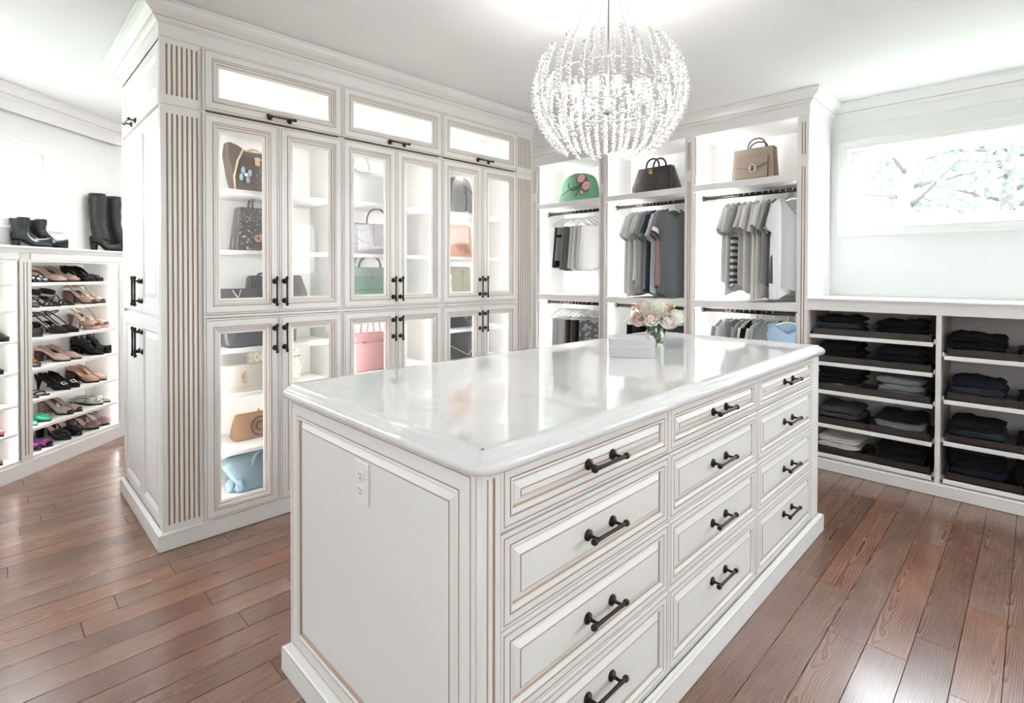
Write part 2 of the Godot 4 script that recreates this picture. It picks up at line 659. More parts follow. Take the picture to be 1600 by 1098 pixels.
func panel_front(parent: Node, called: String, r: Rect2, z := 0.0) -> MeshInstance3D:
	var mb := MB.new()
	mb.xf = Transform3D(Basis(), Vector3(0, 0, z))
	mb.frame(r, PANEL_FRONT, [M.paint, M.glaze])
	var c := r.grow(-0.0616)
	var f := 0.0178
	mb.quad(M.paint, Vector3(c.position.x, c.position.y, f), Vector3(c.end.x, c.position.y, f), Vector3(c.end.x, c.end.y, f), Vector3(c.position.x, c.end.y, f))
	mb.quad(M.paint, Vector3(r.position.x, r.position.y, -0.002), Vector3(r.position.x, r.end.y, -0.002), Vector3(r.end.x, r.end.y, -0.002), Vector3(r.end.x, r.position.y, -0.002))
	return obj(called, mb, parent)


func glass_door(parent: Node, called: String, r: Rect2) -> MeshInstance3D:
	var mb := MB.new()
	mb.frame(r, GLASS_DOOR, [M.paint, M.glaze])
	var d := obj(called, mb, parent)
	var g := MB.new()
	var c := r.grow(-0.078)
	g.quad(M.glass, Vector3(c.position.x, c.position.y, -0.001), Vector3(c.end.x, c.position.y, -0.001), Vector3(c.end.x, c.end.y, -0.001), Vector3(c.position.x, c.end.y, -0.001))
	obj("glass_pane", g, d)
	return d


# flat board in the plane z with upright brown-glazed flutes; spans = [[y from, y to], ...]
func fluted(mb: MB, x0: float, x1: float, y0: float, y1: float, z: float, xs: Array, hw: float, spans: Array):
	var x := x0
	var q := func(m, a0: float, b0: float, a1: float, b1: float, za := 0.0, zb := 0.0):
		mb.quad(m, Vector3(a0, b0, z + za), Vector3(a1, b0, z + zb), Vector3(a1, b1, z + zb), Vector3(a0, b1, z + za))
	for c in xs:
		q.call(M.paint, x, y0, c - hw, y1)
		var y := y0
		for sp in spans:
			q.call(M.paint, c - hw, y, c + hw, sp[0])
			var d := -hw * 1.3
			var h2 := hw * 0.5
			q.call(M.glaze, c - hw, sp[0] + hw, c - h2, sp[1] - hw, 0.0, d)
			q.call(M.glaze, c - h2, sp[0] + hw, c + h2, sp[1] - hw, d, d)
			q.call(M.glaze, c + h2, sp[0] + hw, c + hw, sp[1] - hw, d, 0.0)
			for e in [[sp[0], sp[0] + hw, 1], [sp[1], sp[1] - hw, -1]]:
				var a := Vector3(c - hw, e[0], z)
				var b := Vector3(c + hw, e[0], z)
				mb.poly(M.glaze, [Vector3(c - h2, e[0], z), Vector3(c + h2, e[0], z), Vector3(c + h2, e[1], z + d), Vector3(c - h2, e[1], z + d)], Vector3(0, 0, 1))
				mb.poly(M.paint, [a, Vector3(c - h2, e[0], z), Vector3(c - hw, e[1], z)], Vector3(0, 0, 1))
				mb.poly(M.paint, [b, Vector3(c + h2, e[0], z), Vector3(c + hw, e[1], z)], Vector3(0, 0, 1))
				mb.poly(M.glaze, [Vector3(c - h2, e[0], z), Vector3(c - h2, e[1], z + d), Vector3(c - hw, e[1], z)], Vector3(1, 0, 1))
				mb.poly(M.glaze, [Vector3(c + h2, e[0], z), Vector3(c + h2, e[1], z + d), Vector3(c + hw, e[1], z)], Vector3(-1, 0, 1))
			y = sp[1]
		q.call(M.paint, c - hw, y, c + hw, y1)
		x = c + hw
	q.call(M.paint, x, y0, x1, y1)


func base_profile(h: float) -> Array:
	return [[0.0, h + 0.004, 0], [0.004, h + 0.004, 0], [0.007, h, 0], [0.016, h - 0.001, 0], [0.0205, h - 0.004, 1], [0.022, h - 0.006, 0], [0.022, 0.003, 2], [0.020, 0.0, 2]]


func make_island():
	var at := Transform3D(Basis(), Vector3(-1.2465, 0, -1.8375))
	var o := thing("island_cabinet", "cream glazed island with twelve raised-panel drawers and a fluted corner, in mid room", "island", at)
	var hx := 0.4685
	var hz := 1.1425
	var b := MB.new()
	b.box(M.paint, Vector3(-hx, 0.0, -hz), Vector3(hx - 0.02, 0.9, hz - 0.012), 0.002)
	obj("body", b, o)
	var k := MB.new()
	k.run([Vector2(hx, -hz), Vector2(hx, hz), Vector2(-hx, hz), Vector2(-hx, -hz)].map(func(v): return v), true, base_profile(0.0835), [M.paint, M.glaze, M.gap])
	obj("base_moulding", k, o)
	# drawer side faces +x: local frame u to the right
	var f := Node3D.new()
	var side := Transform3D(BX, Vector3(hx - 0.018, 0, hz))
	f.free()
	var face := MB.new()
	face.xf = side
	face.box(M.gap, Vector3(0.05, 0.085, -0.004), Vector3(2.27, 0.9, -0.001))
	fluted(face, 0.0, 0.05, 0.085, 0.9, 0.018, [0.0135, 0.0325], 0.0036, [[0.1, 0.885]])
	face.box(M.paint, Vector3(2.175, 0.085, -0.004), Vector3(2.285, 0.9, 0.016), 0.003)
	obj("face_frame", face, o)
	var rows := [[0.092, 0.343], [0.347, 0.552], [0.556, 0.757], [0.763, 0.899]]
	var cols := [[0.052, 0.751], [0.7565, 1.4555], [1.4655, 2.174]]
	for c in cols:
		for r in rows:
			var d := panel_front(o, "drawer_front", Rect2(c[0], r[0], c[1] - c[0], r[1] - r[0]))
			d.transform = side
			var hy: float = (r[0] + r[1]) / 2
			if r[0] < 0.1:
				hy = 0.25
			put_handle(d, (c[0] + c[1]) / 2, hy, 0.0178)
	# end panel faces +z
	var e := MB.new()
	e.xf = Transform3D(Basis(), Vector3(0, 0, hz - 0.012))
	e.frame(Rect2(-hx + 0.001, 0.085, 2 * hx - 0.022, 0.815), [[0.0, 0.0, 0], [0.0, 0.012, 0], [0.0135, 0.012, 1], [0.015, 0.0095, 1], [0.017, 0.012, 0], [0.05, 0.012, 0], [0.051, 0.012, 1], [0.0525, 0.0095, 1], [0.054, 0.0125, 0], [0.06, 0.0135, 0], [0.0635, 0.01, 1], [0.0655, 0.003, 1], [0.068, 0.002, 0], [0.0695, 0.002, 0], [0.0855, 0.0105, 1], [0.0868, 0.0095, 1], [0.088, 0.0118, 0]], [M.paint, M.glaze])
	var c2 := Rect2(-hx + 0.089, 0.173, 2 * hx - 0.198, 0.639)
	e.quad(M.paint, Vector3(c2.position.x, c2.position.y, 0.0118), Vector3(c2.end.x, c2.position.y, 0.0118), Vector3(c2.end.x, c2.end.y, 0.0118), Vector3(c2.position.x, c2.end.y, 0.0118))
	e.sm = 1
	e.tube(M.paint, [Vector3(hx - 0.011, 0.085, 0.003), Vector3(hx - 0.011, 0.5, 0.003), Vector3(hx - 0.011, 0.9, 0.003)], 0.0105, 12)
	obj("end_panel", e, o)
	# worktop
	var t := thing("island_worktop", "polished white stone worktop with rounded ogee edge lying on the island", "countertop", Transform3D(Basis(), Vector3(-1.2465, 0.9, -1.8375)))
	var m := MB.new()
	m.sm = 2
	var prof := [[-0.03, 0.043, 0], [0.001, 0.0428, 0], [0.003, 0.0415, 0], [0.0045, 0.0385, 0], [0.007, 0.0365, 0], [0.014, 0.0345, 0], [0.0195, 0.031, 0], [0.0215, 0.0275, 0], [0.0235, 0.0265, 0], [0.028, 0.0235, 0], [0.0305, 0.018, 0], [0.031, 0.012, 0], [0.029, 0.006, 0], [0.024, 0.0015, 0], [0.016, 0.0, 0], [-0.03, 0.0, 0]]
	var x1 := hx
	var z1 := hz - 0.002
	var cr := 0.02
	var path := []
	for q in [[x1, z1, 0.0], [-x1, z1, 1.0], [-x1, -z1, 2.0], [x1, -z1, 3.0]]:
		for i in 5:
			var a: float = (q[2] + i / 4.0) * PI / 2
			path.append(Vector2(q[0] - signf(q[0]) * cr + cos(a) * cr, q[1] - signf(q[1]) * cr + sin(a) * cr))
	m.run(path, true, prof, [M.stone])
	m.sm = -1
	for y in [0.043, 0.0]:
		m.poly(M.stone, [Vector3(x1 - 0.02, y, z1 - 0.02), Vector3(-x1 + 0.02, y, z1 - 0.02), Vector3(-x1 + 0.02, y, -z1 + 0.02), Vector3(x1 - 0.02, y, -z1 + 0.02)], Vector3(0, y - 0.02, 0))
	obj("slab", m, t)
	# outlet on the end panel
	outlet(Transform3D(Basis(), Vector3(-1.2485, 0.752, -1.8375 + hz - 0.0002)), "white double wall socket plate on the end panel of the island")


func outlet(at: Transform3D, label: String):
	var w := thing("wall_outlet", label, "socket", at)
	var p := MB.new()
	p.box(M.plastic, Vector3(-0.035, -0.0565, 0), Vector3(0.035, 0.0565, 0.0055), 0.0035)
	obj("cover_plate", p, w)
	for y in [-0.02, 0.02]:
		var r := MB.new()
		r.sm = 3
		r.loft(M.plastic, [ring(Vector3(0, y, 0.005), Vector3(0.0165, 0, 0), Vector3(0, 0.0145, 0), 20, 0.6), ring(Vector3(0, y, 0.0075), Vector3(0.0165, 0, 0), Vector3(0, 0.0145, 0), 20, 0.6), ring(Vector3(0, y, 0.008), Vector3(0.0155, 0, 0), Vector3(0, 0.0135, 0), 20, 0.6)], true, false, true)
		var rec := obj("receptacle", r, w)
		var s := MB.new()
		s.box(M.slot, Vector3(-0.0075, y - 0.001, 0.008), Vector3(-0.0055, y + 0.007, 0.0084))
		s.box(M.slot, Vector3(0.0055, y, 0.008), Vector3(0.0075, y + 0.006, 0.0084))
		s.lathe(M.slot, [[0.0025, 0.0], [0.0025, 0.0004], [0.0, 0.0005]], 8, Transform3D(Basis(Vector3(1, 0, 0), Vector3(0, 0, 1), Vector3(0, -1, 0)), Vector3(0, y - 0.007, 0.008)))
		obj("slots", s, rec)
	var sc := MB.new()
	sc.lathe(M.chrome, [[0.003, 0.0], [0.002, 0.001], [0.0, 0.0012]], 8, Transform3D(Basis(Vector3(1, 0, 0), Vector3(0, 0, 1), Vector3(0, -1, 0)), Vector3(0, 0, 0.0055)))
	obj("screw", sc, w)


func strip(parent: Node, pos: Vector3, h: float, dir: Vector3, e: float):
	var mb := MB.new()
	mb.xf = Transform3D(Basis.looking_at(dir, UP), pos)
	mb.box(M.white, Vector3(-0.007, 0.0, 0.0), Vector3(0.007, h, 0.008))
	mb.box(M.led, Vector3(-0.005, 0.004, -0.0015), Vector3(0.005, h - 0.004, 0.0))
	obj("led_strip", mb, parent)
	area(parent, "strip_light", pos + Vector3(0, h / 2, 0) + dir.normalized() * 0.004, dir, Vector2(0.01, h - 0.01), e)


func make_display_cabinets():
	var pitch := 0.7263
	var names := ["white display cabinet with glass doors at the near end, blue bag at its bottom", "white display cabinet with glass doors in the middle, pink handbag low inside", "white display cabinet with glass doors at the far end beside the wardrobe, orange bag inside"]
	var shelf_sets := [[1.727, 1.412, 0.898, 0.664, 0.368], [1.735, 1.414, 0.675], [1.732, 1.414, 0.89, 0.655]]
	for k in 3:
		var o := thing("display_cabinet", names[k], "cabinet", cab_at(pitch * k, 0, 0), "tall display cabinets of handbags")
		var w := pitch
		var D := -0.385
		for x in [0.0, w - 0.018]:
			put(o, "side_panel", M.inside, Vector3(x, 0.085, -0.95), Vector3(x + 0.018, 2.4, -0.002), 0.0)
		put(o, "inner_back_panel", M.inside, Vector3(0.018, 0.085, D - 0.02), Vector3(w - 0.018, 2.4, D), 0.0)
		put(o, "back_panel", M.white, Vector3(0.018, 0.085, -0.95), Vector3(w - 0.018, 2.4, -0.93), 0.0)
		for y in [[0.085, 0.14], [1.07, 1.1], [2.081, 2.1], [2.385, 2.4]]:
			put(o, "deck", M.inside, Vector3(0.018, y[0], D), Vector3(w - 0.018, y[1], -0.004), 0.0)
		var ff := MB.new()
		for r in [[0.0, 0.085, 0.022, 2.4], [w - 0.022, 0.085, w, 2.4], [0.352, 0.085, 0.374, 2.09], [0.0, 1.07, w, 1.1], [0.0, 2.08, w, 2.1]]:
			ff.box(M.gap, Vector3(r[0], r[1], -0.012), Vector3(r[2], r[3], -0.0035))
		ff.box(M.paint, Vector3(0.0, 1.078, -0.006), Vector3(w, 1.092, 0.012), 0.002)
		obj("face_frame", ff, o)
		for y in shelf_sets[k]:
			var s := MB.new()
			s.box(M.inside, Vector3(0.0185, y - 0.012, D), Vector3(w - 0.0185, y + 0.008, -0.05), 0.002)
			obj("shelf", s, o)
		var dw := 0.3605
		for i in 2:
			var x := 0.0015 + i * 0.3628
			var up := glass_door(o, "door", Rect2(x, 1.095, dw, 0.988))
			put_handle(up, 0.3375 if i == 0 else 0.3895, 1.206, 0.0195, true)
			var lo := glass_door(o, "door", Rect2(x, 0.084, dw, 0.991))
			put_handle(lo, 0.3375 if i == 0 else 0.3895, 0.957, 0.0195, true)
		var tr := glass_door(o, "transom_door", Rect2(0.0015, 2.0955, 0.7233, 0.298))
		put_handle(tr, 0.366, 2.12, 0.0195)
		# lamps: upright strips at both sides, a strip over the transom, a puck under the top
		for sx in [[0.022, 1.0], [w - 0.022, -1.0]]:
			strip(o, Vector3(sx[0], 1.105, -0.03), 0.97, Vector3(sx[1], 0, -1.2), 0.12)
			strip(o, Vector3(sx[0], 0.145, -0.03), 0.92, Vector3(sx[1], 0, -1.2), 0.14)
		var tp := MB.new()
		tp.box(M.led, Vector3(0.1, 2.38, -0.1), Vector3(w - 0.1, 2.384, -0.09))
		obj("led_strip", tp, o)
		area(o, "strip_light", Vector3(w / 2, 2.378, -0.095), Vector3(0, -1, -0.5), Vector2(w - 0.2, 0.01), 0.08)
		var pk := MB.new()
		pk.lathe(M.led, [[0.03, 0.0], [0.03, -0.003], [0.0, -0.004]], 20, Transform3D(Basis(), Vector3(0.36, 2.081, -0.2)))
		obj("puck_lamp", pk, o)
		area(o, "puck_light", Vector3(0.36, 2.072, -0.2), Vector3.DOWN, Vector2(0.05, 0.05), 0.02)
		if k == 2:
			var p := MB.new()
			p.box(M.paint, Vector3(w, 0.085, -0.95), Vector3(w + 0.1836, 2.46, -0.014))
			var xs := []
			for i in 7:
				xs.append(w + 0.031 + i * 0.0213)
			fluted(p, w, w + 0.1836, 0.085, 2.4, 0.0, xs, 0.0046, [[0.11, 2.05], [2.136, 2.373]])
			p.box(M.gap, Vector3(w + 0.001, 2.0895, -0.001), Vector3(w + 0.182, 2.0905, 0.0008))
			p.poly(M.paint, [Vector3(w + 0.1836, 0.085, 0), Vector3(w + 0.1836, 2.4, 0), Vector3(w + 0.1836, 2.4, -0.014), Vector3(w + 0.1836, 0.085, -0.014)], Vector3(1, 0, 0))
			obj("fluted_pilaster", p, o)
	# the end unit with solid doors, facing the camera's left
	var e := thing("storage_cabinet", "white cabinet end with panelled doors, black pulls and a fluted front corner", "cabinet", Transform3D(Basis(), Vector3(-3.85, 0, -0.5746)))
	var b := MB.new()
	b.box(M.paint, Vector3(0.0, 0.0, -0.17), Vector3(0.951, 2.4, -0.02))
	b.box(M.paint, Vector3(0.0, 0.0, -0.02), Vector3(0.028, 2.4, 0.0))
	b.box(M.paint, Vector3(0.935, 0.0, -0.02), Vector3(0.951, 2.4, 0.0))
	obj("body", b, e)
	var p2 := MB.new()
	p2.xf = Transform3D(BX, Vector3(0.965, 0, 0))
	p2.poly(M.paint, [Vector3(0, 0.085, 0), Vector3(0, 2.4, 0), Vector3(0, 2.4, -0.02), Vector3(0, 0.085, -0.02)], Vector3(-1, 0, 0))
	var xs2 := []
	for i in 7:
		xs2.append(0.0265 + i * 0.0207)
	fluted(p2, 0.0, 0.1702, 0.085, 2.4, 0.0, xs2, 0.0042, [[0.11, 2.05], [2.136, 2.373]])
	p2.box(M.gap, Vector3(0.001, 2.0895, -0.001), Vector3(0.169, 2.0905, 0.0008))
	obj("fluted_pilaster", p2, e)
	for i in 2:
		var x: float = [0.029, 0.508][i]
		var w: float = [0.4765, 0.424][i]
		var lo := white_door(e, Rect2(x, 0.09, w, 0.985))
		var up := white_door(e, Rect2(x, 1.095, w, 0.985))
		var hx: float = [0.472, 0.54][i]
		put_handle(lo, hx, 0.94, 0.0, true)
		put_handle(up, hx, 1.206, 0.0, true)
	var td := white_door(e, Rect2(0.029, 2.095, 0.903, 0.295))
	put_handle(td, 0.35, 2.122, 0.0)
	# base and crown of the whole cabinet block
	var far := -3.1126
	var kb := MB.new()
	kb.run([Vector2(-3.85, far), Vector2(-2.885, far), Vector2(-2.885, -0.5746), Vector2(-3.85, -0.5746)], false, base_profile(0.08), [M.paint, M.glaze, M.gap])
	structure("trim_2", kb)
	var kc := MB.new()
	kc.run([Vector2(-3.85, far), Vector2(-2.885, far), Vector2(-2.885, -0.5746), Vector2(-3.85, -0.5746)], true, crown_profile(2.398), [M.paint, M.glaze])
	structure("trim_3", kc)


func white_door(parent: Node, r: Rect2) -> MeshInstance3D:
	var mb := MB.new()
	var w = M.paint
	mb.frame(r, [[0.0, -0.019, 0], [0.0, -0.003, 0], [0.002, 0.0, 0], [0.052, 0.0, 0], [0.054, -0.003, 0], [0.06, -0.001, 0], [0.066, -0.007, 0], [0.072, -0.01, 0], [0.076, -0.01, 0], [0.1, -0.002, 0], [0.101, -0.0015, 0]], [w])
	var c := r.grow(-0.101)
	mb.quad(w, Vector3(c.position.x, c.position.y, -0.0015), Vector3(c.end.x, c.position.y, -0.0015), Vector3(c.end.x, c.end.y, -0.0015), Vector3(c.position.x, c.end.y, -0.0015))
	return obj("door", mb, parent)


func make_wardrobe():
	# open hanging bays along the back wall; local frame: u = x, n = z + 3.955
	var pil := [-3.665, -2.835, -2.0, -1.172]
	var names := ["left open hanging bay with a green bag on its top shelf", "middle open hanging bay with a black handbag on its top shelf", "right open hanging bay with a tan briefcase bag on its top shelf"]
	for k in 3:
		var x0: float = pil[k] + 0.065
		var x1: float = pil[k + 1]
		var o := thing("wardrobe_bay", "white " + names[k], "wardrobe", Transform3D(Basis(), Vector3(x0, 0, -3.955)), "open hanging bays on the back wall")
		var w: float = x1 - x0
		put(o, "side_panel", M.white, Vector3(-0.065, 0.0, -0.53), Vector3(0, 2.385, -0.014), 0.0)
		if k == 2:
			put(o, "side_panel", M.white, Vector3(w, 0.0, -0.53), Vector3(w + 0.065, 2.385, -0.014), 0.0)
		put(o, "back_panel", M.white, Vector3(0, 0.0, -0.53), Vector3(w, 2.4, -0.435), 0.0)
		put(o, "top_panel", M.white, Vector3(0, 2.385, -0.435), Vector3(w, 2.45, -0.002), 0.0)
		put(o, "plinth", M.white, Vector3(0, 0.0, -0.435), Vector3(w, 0.09, -0.002), 0.0)
		for i in ([0, 1] if k == 2 else [0]):
			var p := MB.new()
			var a: float = -0.065 + i * (w + 0.065)
			fluted(p, a, a + 0.065, 0.0, 2.44, 0.0, [a + 0.024, a + 0.041], 0.0034, [[0.11, 2.04], [2.12, 2.345]])
			p.poly(M.white, [Vector3(a, 0, 0), Vector3(a, 2.44, 0), Vector3(a, 2.44, -0.014), Vector3(a, 0, -0.014)], Vector3(-1, 0, 0))
			p.poly(M.white, [Vector3(a + 0.065, 0, 0), Vector3(a + 0.065, 2.44, 0), Vector3(a + 0.065, 2.44, -0.014), Vector3(a + 0.065, 0, -0.014)], Vector3(1, 0, 0))
			obj("fluted_pilaster", p, o)
		for y in [[1.95, 2.0], [1.042, 1.098]]:
			var s := MB.new()
			s.box(M.white, Vector3(0.0005, y[0], -0.4345), Vector3(w - 0.0005, y[1], -0.004), 0.003)
			obj("shelf", s, o)
		for y in [1.912, 1.012]:
			var r := MB.new()
			r.sm = 1
			r.tube(M.rod, [Vector3(0.004, y, -0.185), Vector3(w / 2, y, -0.185), Vector3(w - 0.004, y, -0.185)], 0.0145, 14)
			for e in [0.0, w]:
				var sx := 1.0 if e == 0.0 else -1.0
				r.lathe(M.rod, [[0.021, 0.0], [0.021, 0.008], [0.018, 0.012], [0.018, 0.022], [0.0, 0.0225]], 16, Transform3D(Basis(Vector3(0, 1, 0), Vector3(sx, 0, 0), Vector3(0, 0, sx)), Vector3(e, y, -0.185)))
			obj("hanging_rail", r, o)
		for e in [[0.012, 1.0, 1.0], [w - 0.012, -1.0, 0.07]]:
			strip(o, Vector3(e[0], 2.01, -0.03), 0.37, Vector3(e[1], 0, -1.4), 0.17 * e[2])
			strip(o, Vector3(e[0], 1.105, -0.03), 0.84, Vector3(e[1], 0, -1.4), 0.32 * e[2])
			strip(o, Vector3(e[0], 0.1, -0.03), 0.93, Vector3(e[1], 0, -1.4), 0.3 * e[2])
	# plain run of the same joinery that goes on behind the glazed cabinets
	var f := MB.new()
	f.box(M.white, Vector3(-5.53, 0.0, -4.48), Vector3(-3.735, 2.44, -3.957))
	structure("trim_4", f)


func make_denim_cabinet():
	var at := Transform3D(Basis(), Vector3(-1.107, 0, -3.955))
	var bays := [[0.0, 0.6865, [0.885, 0.704, 0.516, 0.29, 0.092]], [0.711, 1.3975, [0.814, 0.556, 0.312, 0.09]], [1.422, 2.1085, [0.814, 0.556, 0.312, 0.09]]]
	var nm := ["low white open cabinet of folded jeans beside the wardrobe, five pull-out trays", "low white open cabinet of folded jeans with four trays, right of the five-tray one", "low white open cabinet of folded trousers beyond the right edge of the photo"]
	for k in 3:
		var bay = bays[k]
		var o := thing("denim_cabinet", nm[k], "cabinet", Transform3D(Basis(), Vector3(-1.107 + bay[0], 0, -3.955)), "low open cabinets of folded jeans")
		var w: float = bay[1] - bay[0]
		put(o, "back_panel", M.inside_shade_tint, Vector3(0, 0.09, -0.52), Vector3(w, 1.06, -0.5), 0.0)
		put(o, "bottom_panel", M.inside_shade_tint, Vector3(0, 0.07, -0.5), Vector3(w, 0.0765, -0.01), 0.0)
		put(o, "top_panel", M.inside_shade_tint, Vector3(0, 1.06, -0.5), Vector3(w, 1.075, -0.012), 0.0)
		if k == 0:
			put(o, "side_panel", M.inside_shade_tint, Vector3(0.0005, 0.084, -0.5), Vector3(0.008, 1.06, -0.02), 0.0)
		put(o, "side_panel", M.inside_shade_tint, Vector3(w, 0.07, -0.52), Vector3(w + 0.0245, 1.075, -0.012), 0.0)
		put(o, "stile", M.paint, Vector3(w, 0.07, -0.012), Vector3(w + 0.0245, 1.06, 0.003), 0.001)
		put(o, "top_rail", M.paint, Vector3(0, 1.06, -0.012), Vector3(w + 0.0245, 1.115, 0.003), 0.001)
		for y in bay[2]:
			var s := MB.new()
			s.box(M.paint, Vector3(0.014, y - 0.006, -0.46), Vector3(w - 0.014, y + 0.006, -0.006))
			s.box(M.white, Vector3(0.014, y - 0.012, -0.012), Vector3(w - 0.014, y + 0.013, 0.0), 0.002)
			var tray := obj("pull_out_tray", s, o)
			var fe := MB.new()
			fe.box(M.fence, Vector3(0.022, y + 0.014, -0.034), Vector3(w - 0.022, y + 0.052, -0.029))
			fe.box(M.fence, Vector3(0.022, y + 0.006, -0.46), Vector3(w - 0.022, y + 0.009, -0.034))
			for x in [0.03, w / 2, w - 0.03]:
				fe.box(M.black, Vector3(x - 0.004, y + 0.006, -0.04), Vector3(x + 0.004, y + 0.058, -0.026), 0.001)
			obj("tray_fence", fe, tray)
			for x in [0.0005, w - 0.0125]:
				var br := MB.new()
				br.box(M.chrome, Vector3(x, y + 0.002, -0.4), Vector3(x + 0.012, y + 0.03, -0.022), 0.001)
				obj("runner", br, tray)
	var bm := MB.new()
	bm.run([Vector2(1.01, -3.952), Vector2(-1.107, -3.952)], false, base_profile(0.068), [M.paint, M.glaze, M.gap])
	structure("trim_5", bm)
	var t := thing("denim_worktop", "white painted counter with moulded edge over the cabinets of jeans", "countertop", Transform3D(Basis(), Vector3(-1.107, 1.1155, -3.955)))
	var m := MB.new()
	m.run([Vector2(2.14, 0.0), Vector2(0.0, 0.0)], false, [[-0.53, 0.03, 0], [0.012, 0.03, 0], [0.019, 0.026, 0], [0.02, 0.019, 0], [0.016, 0.015, 0], [0.011, 0.013, 0], [0.006, 0.005, 0], [0.004, 0.0, 0], [-0.53, 0.0, 0]], [M.white])
	obj("slab", m, t)
	outlet(Transform3D(Basis(), Vector3(-0.73, 0.44, -4.455)), "white socket plate inside the jeans cabinet, behind the fourth tray")


func make_shoe_cabinet():
	var lv := [1.235, 1.068, 0.872, 0.673, 0.47, 0.29]
	var nm := ["white lit shoe cabinet of six shelves between the fluted post and the tall cabinets", "white lit shoe cabinet at the left edge of the photo, mostly out of frame"]
	for k in 2:
		var x0: float = [0.222, -0.65][k]
		var x1: float = [0.985, 0.14][k]
		var w: float = x1 - x0
		var o := thing("shoe_cabinet", nm[k], "shoe cabinet", shoe_at(x0, 0, 0), "lit shoe cabinets on the angled wall")
		put(o, "back_panel", M.inside, Vector3(-0.02, 0.0, -0.2885), Vector3(w + 0.02, 1.43, -0.282), 0.0)
		put(o, "side_panel", M.inside, Vector3(-0.02, 0.0, -0.282), Vector3(0, 1.43, -0.012), 0.0)
		put(o, "side_panel", M.inside, Vector3(w, 0.0, -0.282), Vector3(w + 0.02, 1.43, -0.012), 0.0)
		put(o, "bottom_panel", M.inside, Vector3(0, 0.06, -0.282), Vector3(w, 0.115, -0.004), 0.0)
		put(o, "top_panel", M.inside, Vector3(0, 1.37, -0.282), Vector3(w, 1.43, -0.004), 0.0)
		var f := MB.new()
		f.box(M.white, Vector3(-0.02, 1.385, -0.004), Vector3(w + 0.02, 1.43, 0.0))
		if k == 0:
			fluted(f, -0.082, 0.0, 0.09, 1.43, 0.0, [-0.052, -0.03], 0.0035, [[0.13, 1.37]])
			f.box(M.white, Vector3(-0.061, 0.0, -0.27), Vector3(-0.0205, 1.43, -0.008))
			f.box(M.white, Vector3(w, 0.0, -0.012), Vector3(w + 0.3, 1.43, 0.0))
		obj("face_frame", f, o)
		for y in lv:
			var s := MB.new()
			s.box(M.inside, Vector3(0.0005, y - 0.021, -0.2815), Vector3(w - 0.0005, y, -0.012), 0.002)
			obj("shelf", s, o)
		for e in [[0.008, 1.0], [w - 0.008, -1.0]]:
			strip(o, Vector3(e[0], 0.12, -0.016), 1.24, Vector3(e[1], 0, -1.1), 0.12)
	var b := MB.new()
	b.run([0, 1].map(func(i):
		var v := SHOE0 + BS * Vector3([1.36, -0.66][i], 0, -0.004)
		return Vector2(v.x, v.z)), false, [[0.0, 0.095, 0], [0.003, 0.095, 0], [0.005, 0.09, 0], [0.005, 0.0, 0]], [M.white])
	structure("trim_6", b)
	var t := thing("shoe_worktop", "white painted counter over the shoe cabinets with boots standing on it", "countertop", shoe_at(0, 1.4305, 0))
	var m := MB.new()
	m.run([Vector2(1.3, 0.0), Vector2(-0.66, 0.0)], false, [[-0.287, 0.04, 0], [0.012, 0.04, 0], [0.018, 0.035, 0], [0.018, 0.028, 0], [0.012, 0.022, 0], [0.006, 0.008, 0], [0.004, 0.0, 0], [-0.287, 0.0, 0]], [M.white])
	obj("slab", m, t)


